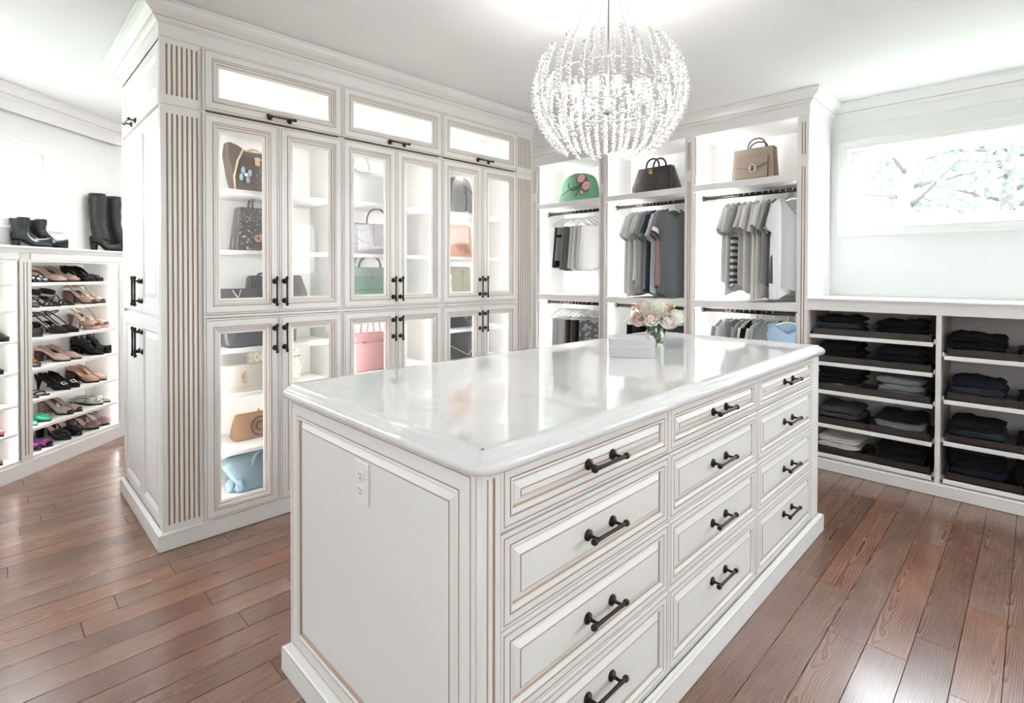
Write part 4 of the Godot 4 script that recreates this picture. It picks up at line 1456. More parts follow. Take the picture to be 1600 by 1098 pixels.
	o = thing("handbag", "black quilted pouch bag with a white cord, below the navy bag", "handbag", cu.call(-2.52, 0.6635, -0.215), g)
	var bq := tmat(tex(96, 96, func(x: float, y: float) -> Color: return rgb(40, 39, 40).lerp(rgb(76, 75, 76), 1.0 if fposmod((y + x * 0.9) * 12.0, 1.0) < 0.14 else 0.0)), 0.35)
	b = MB.new()
	slab(b, bq, M.black, rect_pts(0.25, 0.25, 0.2, 0.012), 0.09, 0.06, 0.012, 0.004)
	obj("body", b, o)
	b = MB.new()
	b.sm = 1
	b.tube(M.white, [Vector3(-0.115, 0.11, 0.048), Vector3(0.06, 0.02, 0.056), Vector3(0.105, 0.06, 0.05)], 0.002, 5)
	obj("cord", b, o)
	b = MB.new()
	b.sm = 1
	b.tube(M.chrome, [Vector3(0.055, 0.06, 0.054), Vector3(0.063, 0.046, 0.054), Vector3(0.07, 0.06, 0.054)], 0.0016, 5)
	b.tube(M.chrome, [Vector3(0.063, 0.046, 0.054), Vector3(0.061, 0.026, 0.055)], 0.0016, 5)
	obj("monogram", b, o)
	# ---- wardrobe top shelves
	var wz := func(x: float, z: float) -> Transform3D:
		return Transform3D(BZ, Vector3(x, 2.0, z))
	g = "handbags on the wardrobe's top shelves"
	var green := tmat(tex(160, 120, func(x: float, y: float) -> Color:
		var p := Vector2(x * 1.4, y)
		for f in [[Vector2(0.9, 0.2), 0.19], [Vector2(1.08, 0.1), 0.13], [Vector2(1.12, 0.48), 0.2], [Vector2(0.98, 0.68), 0.1], [Vector2(0.05, 0.5), 0.07], [Vector2(0.86, 0.12), 0.08]]:
			var d: float = p.distance_to(f[0]) + 0.02 * sin(9.0 * (p - f[0]).angle())
			if d < f[1] * 0.78:
				return rgb(226, 176, 178).lerp(rgb(204, 140, 148), clampf(1.0 - d / f[1], 0, 1))
			if d < f[1]:
				return rgb(40, 36, 32)
		if absf(p.y - (0.82 - 0.42 * pow(p.x, 0.7))) < 0.02 and p.x < 0.95 or absf(p.x - 0.93 + (p.y - 0.4) * 0.5) < 0.02 and p.y > 0.4 and p.y < 0.82:
			return rgb(58, 44, 34)
		return rgb(88, 146, 114)), 0.4)
	o = thing("handbag", "green domed handbag printed with pink blossom, top shelf of the left hanging bay", "handbag", wz.call(-3.2, -4.14), g)
	b = MB.new()
	slab(b, green, mat(rgb(88, 146, 114), 0.4), dome_pts(0.43, 0.285), 0.17, 0.1, 0.02, 0.006)
	obj("body", b, o)
	strap(o, "handle", mat(rgb(40, 84, 60), 0.4), -0.075, 0.055, 0.19, 0.115, 0.085, 0.006)
	b = MB.new()
	b.sm = 1
	b.tube(mat(rgb(66, 134, 94), 0.4), arc(Vector3(0, 0.085, 0.052), Vector3(0.186, 0, 0), Vector3(0, 0.196, 0), 0.05, PI - 0.05, 20), 0.004, 6)
	obj("zip_piping", b, o)
	var bk := mat(rgb(34, 31, 32), 0.35)
	o = thing("handbag", "black chevron quilted handbag with gold emblem on the middle hanging bay's top shelf", "handbag", wz.call(-2.375, -4.16), g)
	b = MB.new()
	slab(b, bk, bk, [Vector2(-0.19, 0.0), Vector2(0.19, 0.0), Vector2(0.2, 0.06), Vector2(0.155, 0.235), Vector2(-0.155, 0.235), Vector2(-0.198, 0.06)], 0.2, 0.09, 0.016, 0.006)
	obj("body", b, o)
	for sx in [-1, 1]:
		for k in 7:
			b = MB.new()
			b.sm = 1
			var y := 0.03 + k * 0.017
			var x: float = 0.10 * sx
			var zf := func(yy: float) -> float: return lerpf(0.1, 0.045, yy / 0.235) + 0.003
			b.tube(mat(rgb(52, 49, 50), 0.35), [Vector3(x - 0.03 * sx, y + 0.012, zf.call(y + 0.012)), Vector3(x + 0.012 * sx, y + 0.024, zf.call(y + 0.024)), Vector3(x + 0.055 * sx, y - 0.012, zf.call(y - 0.012))], 0.0035, 5)
			obj("quilted_ridge", b, o)
	strap(o, "handle", bk, -0.075, 0.05, 0.225, 0.305, 0.04, 0.009)
	strap(o, "handle", bk, -0.05, 0.075, 0.225, 0.318, -0.035, 0.009)
	b = MB.new()
	slab(b, bk, bk, [Vector2(-0.04, 0.0), Vector2(0.04, 0.0), Vector2(0.03, 0.2), Vector2(-0.03, 0.2)], 0.02, 0.012, 0.005, 0.006)
	var gus := obj("side_gusset", b, o)
	gus.transform = Transform3D(Basis(UP, PI / 2).rotated(Vector3(0, 0, 1), 0.17), Vector3(0.192, 0.02, 0.0))
	letters(o, Vector3(-0.018, 0.19, 0.062), 0.02)
	var mono := tmat(tex(128, 96, diamond.call(rgb(136, 122, 108), rgb(168, 156, 142), 11.0, 8.0)), 0.55)
	var choc := mat(rgb(96, 74, 58), 0.5)
	o = thing("handbag", "tan diamond-patterned briefcase bag with horseshoe clasp on the right hanging bay's top shelf", "handbag", wz.call(-1.53, -4.14), g)
	b = MB.new()
	slab(b, mono, choc, rect_pts(0.315, 0.29, 0.252, 0.006), 0.11, 0.08, 0.004)
	obj("body", b, o)
	b = MB.new()
	slab(b, mono, choc, [Vector2(-0.12, 0.0), Vector2(0.115, 0.0), Vector2(0.115, 0.15), Vector2(-0.12, 0.15)], 0.018, 0.016, 0.004)
	obj("pocket", b, o).transform = Transform3D(Basis(Vector3(1, 0, 0), -0.05), Vector3(0, 0.022, 0.062))
	b = MB.new()
	slab(b, mono, choc, [Vector2(0.0, 0.0), Vector2(0.118, 0.05), Vector2(0.118, 0.105), Vector2(-0.12, 0.105), Vector2(-0.12, 0.03)], 0.008, 0.008, 0.003)
	obj("flap", b, o).transform = Transform3D(Basis(Vector3(1, 0, 0), -0.05), Vector3(0, 0.082, 0.07))
	b = MB.new()
	b.sm = 1
	b.tube(M.chrome, arc(Vector3(0.01, 0.095, 0.078), Vector3(0.021, 0, 0), Vector3(0, 0.029, 0), -PI * 0.42, PI * 1.42, 20), 0.0045, 7)
	obj("horseshoe_clasp", b, o)
	strap(o, "handle", mat(rgb(84, 70, 60), 0.4), -0.045, 0.085, 0.245, 0.325, 0.02, 0.006)
	strap(o, "handle", mat(rgb(84, 70, 60), 0.4), -0.045, 0.085, 0.245, 0.305, -0.02, 0.006)


func letters(parent: Node, at: Vector3, r: float):
	var b := MB.new()
	b.sm = 1
	for sx in [-1, 1]:
		var c := at + Vector3(sx * r * 0.42, 0, 0.0015 * sx)
		var pts := []
		for k in 20:
			var a := 0.75 + (TAU - 1.1) * k / 19.0
			pts.append(c + Vector3(cos(a) * r * 0.75 * -sx * -1.0, sin(a) * r, 0))
		pts.append(c + Vector3(-sx * -0.15 * r, -r * 0.05, 0))
		b.tube(M.gold, pts, r * 0.15, 6)
	obj("letter_emblem", b, parent)


# ---------------------------------------------------------------- shoes
# local: +z to the toe, y up, x across; the toe touches z = 0
func shoe(called: String, label: String, at: Transform3D, p: Dictionary, group: String):
	var o := thing(called, label, p.get("cat", "shoe"), at, group)
	var L: float = p.get("len", 0.245)
	var hh: float = p.get("heel", 0.08)
	var pf: float = p.get("platform", 0.006)
	var m = p.m
	var lining = p.get("lining", m)
	var pt: float = p.get("point", 0.6)
	var zt := func(t: float) -> float: return -L + L * t
	var sole := func(t: float) -> float:
		var k := smoothstep(0.16, 0.70, t)
		return lerpf(hh + 0.004, pf, k) + (0.004 * smoothstep(0.85, 1.0, t))
	var wid := func(t: float) -> float:
		var w := 0.027
		w = lerpf(w, 0.024, smoothstep(0.1, 0.4, t))
		w = lerpf(w, 0.038, smoothstep(0.4, 0.72, t))
		var e := clampf((t - 0.72) / 0.28, 0, 1)
		w *= lerpf(sqrt(maxf(0.0, 1.0 - e * e)), 1.0 - e * 0.97, pt)
		return w * (1.0 if t > 0.04 else 0.55 + 0.45 * sqrt(t / 0.04))
	var style: String = p.get("style", "pump")
	# outsole and insole
	var sb := MB.new()
	sb.sm = 1
	var rings := []
	for i in 19:
		var t := i / 18.0
		var w: float = maxf(wid.call(t) * 0.94, 0.0015)
		var y: float = sole.call(t)
		var th: float = 0.004 + (pf if t > 0.5 else pf * smoothstep(0.3, 0.5, t)) * 0.999
		var c := Vector3(0, y - 0.001, zt.call(t))
		var r := PackedVector3Array()
		for q in [[1, 0], [0.96, -th * 0.5], [0.9, -th], [-0.9, -th], [-0.96, -th * 0.5], [-1, 0], [-0.8, 0.003], [0.8, 0.003]]:
			var yy: float = maxf(c.y + q[1], 0.0005)
			r.append(Vector3(q[0] * w, yy, c.z))
		rings.append(r)
	sb.loft(p.get("sole", M.dark_sole), rings, true, true, true)
	obj("outsole", sb, o)
	var ib := MB.new()
	ib.sm = 1
	rings = []
	for i in 13:
		var t := 0.03 + 0.8 * i / 12.0
		var w: float = wid.call(t) * 0.85
		var y: float = sole.call(t) + 0.004
		rings.append(PackedVector3Array([Vector3(-w, y, zt.call(t)), Vector3(0, y + 0.0012, zt.call(t)), Vector3(w, y, zt.call(t))]))
	ib.loft(lining, rings, false)
	obj("insole", ib, o)
	# heel
	if hh > 0.012:
		var hb := MB.new()
		hb.sm = 1
		var ht: String = p.get("heel_kind", "block")
		rings = []
		for i in 7:
			var t := i / 6.0
			var y: float = lerpf(hh + 0.002, 0.0, t)
			var wx: float = lerpf(0.024, 0.02, t)
			var wz: float = lerpf(0.026, 0.019, t)
			var zc: float = -L + lerpf(0.026, 0.024, t)
			if ht == "thin":
				wx = lerpf(0.023, 0.0048, pow(t, 0.42))
				wz = lerpf(0.026, 0.005, pow(t, 0.42))
				zc = -L + lerpf(0.028, 0.014, pow(t, 0.5))
			elif ht == "cone":
				wx = lerpf(0.024, 0.011, pow(t, 0.7))
				wz = lerpf(0.026, 0.011, pow(t, 0.7))
				zc = -L + lerpf(0.028, 0.02, t)
			rings.append(ring(Vector3(0, y, zc), Vector3(wx, 0, 0), Vector3(0, 0, wz), 12, 0.7))
		hb.loft(p.get("heel_m", m), rings, true, false, true)
		obj("heel", hb, o)
	# upper
	if style in ["pump", "boot", "mule", "sling"]:
		var ub := MB.new()
		ub.sm = 1
		rings = []
		var t0 := 0.0 if style in ["pump", "boot"] else 0.5
		var t1: float = 0.9 if p.get("peep", false) else 1.0
		for i in 25:
			var t := lerpf(t0, t1, i / 24.0)
			var w: float = maxf(wid.call(t), 0.002)
			var y: float = sole.call(t)
			var h := lerpf(0.062, 0.046, smoothstep(0.0, 0.2, t))
			h = lerpf(h, 0.036, smoothstep(0.2, 0.5, t))
			if t > 0.5:
				h = lerpf(0.036, 0.05, smoothstep(0.5, 0.66, t))
				h = lerpf(h, 0.02, smoothstep(0.68, 1.0, t))
			var open := deg_to_rad(lerpf(82, 0, smoothstep(0.46, 0.68, t)))
			if style == "boot":
				open = 0.0 if t > 0.45 else deg_to_rad(70)
				h = maxf(h, lerpf(0.1, 0.055, smoothstep(0.3, 0.72, t)) if t > 0.3 else 0.075)
			elif style in ["mule", "sling"]:
				open = deg_to_rad(lerpf(95, 0, smoothstep(0.48, 0.7, t)))
			var r := PackedVector3Array()
			for k in 17:
				var a := open + (TAU - 2 * open) * k / 16.0
				var sy := cos(a)
				var yy := y + h * 0.5 + h * 0.5 * signf(sy) * pow(absf(sy), 0.8)
				r.append(Vector3(sin(a) * w * (1.0 - 0.12 * maxf(sy, 0)), maxf(yy, 0.001), zt.call(t)))
			rings.append(r)
		ub.loft(m, rings, false)
		obj("upper", ub, o)
	if style == "boot":
		var shb := MB.new()
		shb.sm = 1
		rings = []
		var top: float = p.get("shaft", 0.2)
		for i in 13:
			var t := i / 12.0
			var y := lerpf(hh + 0.03, top, t)
			var k := smoothstep(0.0, 0.45, t)
			var rz := lerpf(0.066, p.get("calf", 0.052) * 0.88, k)
			rz = lerpf(rz, p.get("calf", 0.052), smoothstep(0.45, 1.0, t))
			var rx := lerpf(0.036, p.get("calf", 0.052) * 0.82, smoothstep(0.0, 0.6, t))
			var zc := -L + lerpf(0.078, 0.06, k) - 0.006 * t
			var rr := ring(Vector3(0, y, zc), Vector3(rx, 0, 0), Vector3(0, 0, rz), 18)
			for q in rr.size():
				rr[q] += Vector3(0, 0, 0.0025 * sin(y * 60.0 + q))
			rings.append(rr)
		for e in [[0.93, -0.004], [0.85, -0.05]]:
			rings.append(ring(Vector3(0, top + e[1], -L + 0.054), Vector3(p.get("calf", 0.052) * 0.82 * e[0], 0, 0), Vector3(0, 0, p.get("calf", 0.052) * e[0]), 18))
		shb.loft(m, rings, true, false, true)
		obj("shaft", shb, o)
	# straps: [t, height, width] arches over the foot; ankle straps as tilted loops
	for s in p.get("straps", []):
		var b := MB.new()
		b.sm = 1
		var t: float = s[0]
		var w: float = wid.call(t) + 0.002
		var y: float = sole.call(t)
		var pts := []
		for k in 13:
			var a := PI * k / 12.0
			pts.append(Vector3(cos(a) * w, y - 0.002 + pow(sin(a), 0.7) * s[1], zt.call(t) + sin(a) * s.get(3) if s.size() > 3 else zt.call(t)))
		b.tube(p.get("strap_m", m), pts, s[2] / 2, 6, true, 1.0)
		obj("strap", b, o)
	for s in p.get("ankle", []):      # [t, height over the sole, thickness, tilt]
		var b := MB.new()
		b.sm = 1
		var y: float = sole.call(0.05) + s[1]
		b.tube(p.get("strap_m", m), arc(Vector3(0, y, zt.call(s[0])), Vector3(0.03, 0, 0), Vector3(0, s[3], 0.045), 0, TAU, 20), s[2] / 2, 6, false, 2.0)
		obj("ankle_strap", b, o)
	if p.has("sling"):
		var b := MB.new()
		b.sm = 1
		var ys: float = sole.call(0.5) + 0.03
		b.tube(p.get("strap_m", m), [Vector3(0.032, ys, zt.call(0.52)), Vector3(0.03, hh + 0.035, zt.call(0.25)), Vector3(0.02, hh + p.sling, zt.call(0.06)), Vector3(0, hh + p.sling + 0.004, zt.call(0.01)), Vector3(-0.02, hh + p.sling, zt.call(0.06)), Vector3(-0.03, hh + 0.035, zt.call(0.25)), Vector3(-0.032, ys, zt.call(0.52))], 0.0038, 6)
		obj("sling_strap", b, o)
	if p.has("bow"):
		var b := MB.new()
		b.sm = 1
		var y: float = sole.call(0.8) + 0.034
		for sx in [-1, 1]:
			b.ball(p.bow, Vector3(sx * 0.014, y, zt.call(0.8)), Vector3(0.014, 0.007, 0.012), 8, 5)
		b.ball(p.bow, Vector3(0, y + 0.003, zt.call(0.8)), Vector3(0.006, 0.008, 0.008), 8, 5)
		obj("bow", b, o)
	if p.has("buckle"):
		var b := MB.new()
		b.sm = 1
		var y: float = sole.call(0.82) + 0.04
		var f := Basis(Vector3(1, 0, 0), 0.5)
		b.tube(p.buckle, [f * Vector3(-0.016, 0, -0.013) + Vector3(0, y, zt.call(0.8)), f * Vector3(0.016, 0, -0.013) + Vector3(0, y, zt.call(0.8)), f * Vector3(0.016, 0, 0.013) + Vector3(0, y, zt.call(0.8)), f * Vector3(-0.016, 0, 0.013) + Vector3(0, y, zt.call(0.8)), f * Vector3(-0.016, 0, -0.013) + Vector3(0, y, zt.call(0.8))], 0.0045, 5)
		obj("buckle", b, o)
	if p.has("fur"):
		var b := MB.new()
		b.sm = 1
		var c := Vector3(0, sole.call(0.8) + 0.024, zt.call(0.8))
		var r3 := RandomNumberGenerator.new()
		r3.seed = 4
		for k in 240:
			var a := r3.randf() * TAU
			var e := r3.randf_range(-0.15, 1.45)
			var n := Vector3(cos(a) * cos(e), sin(e), sin(a) * cos(e))
			var root := c + n * Vector3(0.036, 0.022, 0.036)
			b.tube(p.fur, [root, root + n * 0.012 + Vector3(r3.randf_range(-1, 1), r3.randf_range(-0.6, 0.6), r3.randf_range(-1, 1)) * 0.006], [0.006, 0.0015], 4, false)
		b.ball(p.fur, c, Vector3(0.038, 0.024, 0.038), 12, 8)
		obj("fur_trim", b, o)
	return o


func make_shoes():
	var nude := mat(rgb(206, 176, 160), 0.3)
	var nude2 := mat(rgb(196, 164, 142), 0.35)
	var blush := mat(rgb(202, 172, 166), 0.3)
	var patent := mat(rgb(16, 15, 17), 0.12)
	var blk := mat(rgb(26, 24, 25), 0.5)
	var velvet := mat(rgb(14, 13, 15), 0.9)
	var pale := mat(rgb(226, 214, 204), 0.6)
	var grey_in := mat(rgb(206, 202, 200), 0.6)
	var wine := mat(rgb(92, 52, 52), 0.4)
	var mauve := mat(rgb(178, 162, 158), 0.45)
	var g := "shoes in the lit cabinet"
	var pair := func(called: String, la: String, lb: String, y: float, s1: float, d1: float, s2: float, d2: float, p: Dictionary, yaw := 0.0):
		for e in [[la, s1, d1, 1.0], [lb, s2, d2, -1.0]]:
			var t := shoe_at(e[1], y, e[2])
			t.basis = t.basis * Basis(UP, yaw * e[3])
			shoe(called, e[0], t, p, g)
	var Y := [1.2355, 1.0685, 0.8725, 0.6735, 0.4705, 0.2905, 0.1155]
	# top shelf
	shoe("flat_shoe", "black studded flat shoe at the left end of the top shoe shelf", shoe_at(0.385, Y[0], -0.03), {"m": tmat(tex(64, 64, func(x: float, y: float) -> Color: return rgb(235, 235, 240) if Vector2(fposmod(x * 6, 1.0), fposmod(y * 8, 1.0)).distance_to(Vector2(0.5, 0.5)) < 0.28 else rgb(24, 26, 36)), 0.2), "heel": 0.01, "style": "pump", "len": 0.24}, g)
	pair.call("heeled_shoe", "nude heeled pump with a bow on the top shoe shelf, nearer of its pair", "nude heeled pump with a bow on the top shoe shelf, farther of its pair", Y[0], 0.53, -0.033, 0.64, -0.033, {"m": nude, "lining": blush, "heel": 0.075, "point": 0.1, "bow": blush, "sole": M.dark_sole})
	pair.call("heeled_shoe", "black pump with brown lining on the top shoe shelf, nearer of its pair", "black pump with brown lining on the top shoe shelf, farther of its pair", Y[0], 0.775, -0.033, 0.86, -0.033, {"m": blk, "lining": mat(rgb(140, 116, 110), 0.5), "heel": 0.08, "point": 0.1, "bow": patent, "heel_kind": "thin"})
	# second shelf
	shoe("flat_shoe", "black jewelled slipper at the left end of the second shoe shelf", shoe_at(0.315, Y[1], -0.033), {"m": blk, "heel": 0.01, "point": 0.4, "buckle": M.chrome}, g)
	pair.call("sandal", "black strappy sandal with wide ankle band on the second shelf, nearer of its pair", "black strappy sandal with wide ankle band on the second shelf, farther of its pair", Y[1], 0.48, -0.033, 0.595, -0.033, {"cat": "sandal", "m": blk, "lining": grey_in, "sole": blk, "heel": 0.06, "style": "none", "straps": [[0.66, 0.034, 0.012], [0.78, 0.028, 0.012], [0.9, 0.016, 0.008], [0.45, 0.04, 0.007]], "ankle": [[0.2, 0.035, 0.016, -0.01]]})
	pair.call("sandal", "nude ankle-tie sandal with block heel on the second shelf, nearer of its pair", "nude ankle-tie sandal with block heel on the second shelf, farther of its pair", Y[1], 0.80, -0.033, 0.885, -0.033, {"cat": "sandal", "m": nude, "lining": pale, "heel": 0.09, "heel_m": mat(rgb(150, 116, 112), 0.4), "style": "mule", "peep": true, "sling": 0.06, "point": 0.1, "ankle": [[0.18, 0.04, 0.004, 0.012]]})
	# third shelf
	shoe("loafer", "black suede round shoe at the left end of the third shoe shelf", shoe_at(0.335, Y[2], -0.033), {"m": velvet, "heel": 0.02, "point": 0.0, "style": "boot", "shaft": 0.09}, g)
	pair.call("sandal", "black pointed sling-back with pale insole on the third shelf, nearer of its pair", "black pointed sling-back with pale insole on the third shelf, farther of its pair", Y[2], 0.54, -0.036, 0.63, -0.033, {"cat": "sandal", "m": blk, "lining": grey_in, "heel": 0.075, "style": "mule", "point": 0.8, "sling": 0.07, "heel_kind": "cone", "ankle": [[0.2, 0.06, 0.004, 0.02]]})
	pair.call("sandal", "nude platform sling-back with thin heel on the third shelf, nearer of its pair", "nude platform sling-back with thin heel on the third shelf, farther of its pair", Y[2], 0.83, -0.033, 0.92, -0.033, {"cat": "sandal", "m": nude, "lining": pale, "sole": nude, "platform": 0.022, "heel": 0.11, "style": "mule", "peep": true, "point": 0.0, "sling": 0.055, "heel_kind": "thin", "heel_m": mat(rgb(150, 110, 104), 0.4)})
	# fourth shelf
	shoe("flat_shoe", "black and brown round shoe at the left end of the fourth shoe shelf", shoe_at(0.32, Y[3], -0.036), {"m": mat(rgb(48, 42, 40), 0.3), "heel": 0.02, "point": 0.1, "buckle": M.gold}, g)
	pair.call("heeled_shoe", "blush pump with brown block heel on the fourth shelf, nearer of its pair", "blush pump with brown block heel on the fourth shelf, farther of its pair", Y[3], 0.56, -0.036, 0.65, -0.033, {"m": blush, "lining": pale, "heel": 0.065, "point": 0.5, "heel_m": wine})
	pair.call("ankle_boot", "black glossy ankle boot on the fourth shelf, nearer of its pair", "black glossy ankle boot on the fourth shelf, farther of its pair", Y[3], 0.86, -0.033, 0.938, -0.033, {"cat": "boot", "m": patent, "heel": 0.06, "point": 0.4, "style": "boot", "shaft": 0.185, "calf": 0.05})
	# fifth shelf
	pair.call("sandal", "black and cream thong sandal at the left of the fifth shelf, nearer of its pair", "black and cream thong sandal at the left of the fifth shelf, farther of its pair", Y[4], 0.305, -0.033, 0.385, -0.033, {"cat": "sandal", "m": blk, "lining": mat(rgb(226, 218, 202), 0.5), "heel": 0.012, "style": "none", "point": 0.2, "straps": [[0.72, 0.022, 0.012], [0.6, 0.03, 0.006], [0.2, 0.05, 0.006]]})
	pair.call("heeled_shoe", "black velvet pointed pump with crystal buckle on the fifth shelf, nearer of its pair", "black velvet pointed pump with crystal buckle on the fifth shelf, farther of its pair", Y[4], 0.555, -0.033, 0.635, -0.033, {"m": velvet, "lining": blk, "heel": 0.075, "point": 0.9, "heel_kind": "thin", "buckle": M.chrome, "sole": blk})
	pair.call("heeled_shoe", "tan pump with dark block heel on the fifth shelf, nearer of its pair", "tan pump with dark block heel on the fifth shelf, farther of its pair", Y[4], 0.815, -0.033, 0.89, -0.033, {"m": nude2, "lining": mat(rgb(222, 190, 164), 0.5), "heel": 0.08, "point": 0.6, "heel_m": wine})
	# sixth shelf
	pair.call("flat_shoe", "emerald green satin knotted slipper on the sixth shelf, nearer of its pair", "emerald green satin knotted slipper on the sixth shelf, farther of its pair", Y[5], 0.29, -0.033, 0.395, -0.033, {"m": mat(rgb(38, 158, 118), 0.3), "heel": 0.012, "style": "mule", "point": 0.8, "bow": mat(rgb(60, 180, 140), 0.25), "lining": mat(rgb(38, 158, 118), 0.4)})
	pair.call("heeled_shoe", "grey mauve open-toe mule with block heel on the sixth shelf, nearer of its pair", "grey mauve open-toe mule with block heel on the sixth shelf, farther of its pair", Y[5], 0.575, -0.033, 0.655, -0.033, {"m": mauve, "lining": mauve, "heel": 0.09, "style": "mule", "peep": true, "point": 0.0, "heel_m": mat(rgb(150, 124, 112), 0.5)})
	var r2 := RandomNumberGenerator.new()
	r2.seed = 21
	var dots := []
	for i in 90:
		dots.append([Vector2(r2.randf(), r2.randf()), r2.randf_range(0.015, 0.035), [rgb(60, 60, 62), rgb(210, 140, 90), rgb(190, 90, 100), rgb(110, 130, 110), rgb(40, 40, 44)][r2.randi() % 5]])
	pair.call("flat_shoe", "white flower-printed pointed flat on the sixth shelf, nearer of its pair", "white flower-printed pointed flat on the sixth shelf, farther of its pair", Y[5], 0.85, -0.033, 0.925, -0.033, {"m": tmat(tex(96, 96, func(x: float, y: float) -> Color:
		for d in dots:
			if Vector2(x, y).distance_to(d[0]) < d[1]:
				return d[2]
		return rgb(226, 226, 222)), 0.4), "lining": blk, "heel": 0.012, "point": 0.95, "sole": blk, "sling": 0.035})
	# bottom
	pair.call("heeled_shoe", "purple peep-toe shoe with magenta bow at the bottom left, nearer of its pair", "purple peep-toe shoe with magenta bow at the bottom left, farther of its pair", Y[6], 0.315, -0.033, 0.405, -0.033, {"m": mat(rgb(112, 58, 108), 0.35), "lining": mat(rgb(72, 50, 72), 0.5), "heel": 0.09, "style": "mule", "peep": true, "point": 0.0, "bow": mat(rgb(196, 60, 158), 0.3), "heel_kind": "thin"})
	pair.call("heeled_shoe", "black patent platform mule with bow at the cabinet's bottom, nearer of its pair", "black patent platform mule with bow at the cabinet's bottom, farther of its pair", Y[6], 0.555, -0.033, 0.65, -0.033, {"m": patent, "lining": mat(rgb(206, 190, 182), 0.5), "sole": patent, "platform": 0.025, "heel": 0.11, "style": "mule", "point": 0.0, "bow": patent})
	pair.call("sandal", "dusty pink sandal with fur band at the cabinet's bottom right, nearer of its pair", "dusty pink sandal with fur band at the cabinet's bottom right, farther of its pair", Y[6], 0.81, -0.033, 0.92, -0.033, {"cat": "sandal", "m": mat(rgb(140, 112, 112), 0.5), "lining": mat(rgb(200, 178, 172), 0.5), "heel": 0.09, "style": "none", "point": 0.1, "fur": cloth(rgb(186, 158, 156)), "ankle": [[0.3, 0.02, 0.005, 0.012], [0.4, 0.0, 0.005, -0.01]]})
	# left bay: toes at the photo's edge
	for e in [["flat_shoe", "black studded pointed shoe on the third shelf of the cabinet at the photo's left edge", 0.10, 2, blk, 0.02], ["flat_shoe", "black pointed shoe on the fourth shelf of the cabinet at the photo's left edge", 0.062, 3, blk, 0.02], ["flat_shoe", "dark shoe on the fifth shelf of the cabinet at the photo's left edge", 0.03, 4, blk, 0.02], ["flat_shoe", "pink slipper on the sixth shelf of the cabinet at the photo's left edge", 0.06, 5, mat(rgb(206, 140, 152), 0.6), 0.012], ["flat_shoe", "mauve pointed shoe at the bottom of the cabinet at the photo's left edge", 0.05, 6, mat(rgb(140, 112, 118), 0.5), 0.012]]:
		shoe(e[0], e[1], shoe_at(e[2], Y[e[3]], -0.03), {"m": e[4], "heel": e[5], "point": 0.7}, g)
	# boots on the counter
	for e in [["black patent ankle boot with loafer front on the shoe counter, nearer of the two", 0.39], ["black patent ankle boot with loafer front on the shoe counter, farther of the two", 0.52]]:
		shoe("ankle_boot", e[0], shoe_at(e[1], 1.471, -0.012), {"cat": "boot", "m": mat(rgb(40, 41, 44), 0.14), "heel": 0.045, "point": 0.6, "style": "boot", "shaft": 0.205, "calf": 0.056, "len": 0.27, "bow": patent}, "boots on the shoe counter")
	for e in [["black tall leather boot on the shoe counter, the one seen whole", 1.035], ["black tall leather boot on the shoe counter, half hidden by the tall cabinet", 1.2]]:
		shoe("tall_boot", e[0], shoe_at(e[1], 1.471, -0.02), {"cat": "boot", "m": mat(rgb(38, 37, 39), 0.4), "heel": 0.065, "heel_kind": "block", "point": 0.3, "style": "boot", "shaft": 0.46, "calf": 0.06, "len": 0.245}, "boots on the shoe counter")


# ---------------------------------------------------------------- hanging clothes
# a hanger's origin is the middle of the rail; its arms lie along local x
func hanger(label: String, at: Transform3D, group: String) -> Node3D:
	if hanger_mesh == null:
		var b := MB.new()
		b.sm = 1
		b.tube(M.hanger, [Vector3(-0.205, -0.148, 0), Vector3(-0.17, -0.125, 0), Vector3(-0.09, -0.088, 0), Vector3(-0.03, -0.066, 0), Vector3(0, -0.06, 0), Vector3(0.03, -0.066, 0), Vector3(0.09, -0.088, 0), Vector3(0.17, -0.125, 0), Vector3(0.205, -0.148, 0)], [0.005, 0.006, 0.0065, 0.0075, 0.008, 0.0075, 0.0065, 0.006, 0.005], 8, true, 0.8)
		b.tube(M.hanger, [Vector3(-0.2, -0.15, 0), Vector3(0, -0.153, 0), Vector3(0.2, -0.15, 0)], 0.003, 6)
		hanger_mesh = b.mesh()
		b = MB.new()
		b.sm = 1
		var pts := [Vector3(0, -0.06, 0), Vector3(0, -0.03, 0)]
		pts.append_array(arc(Vector3.ZERO, Vector3(0.0168, 0, 0), Vector3(0, 0.0168, 0), -PI * 0.5 + 0.9, PI + 0.2, 12))
		b.tube(M.hanger, pts, 0.0022, 6)
		hook_mesh = b.mesh()
	var o := thing("clothes_hanger", label, "hanger", at, group)
	inst("arms", hanger_mesh, o)
	inst("hook", hook_mesh, o)
	return o


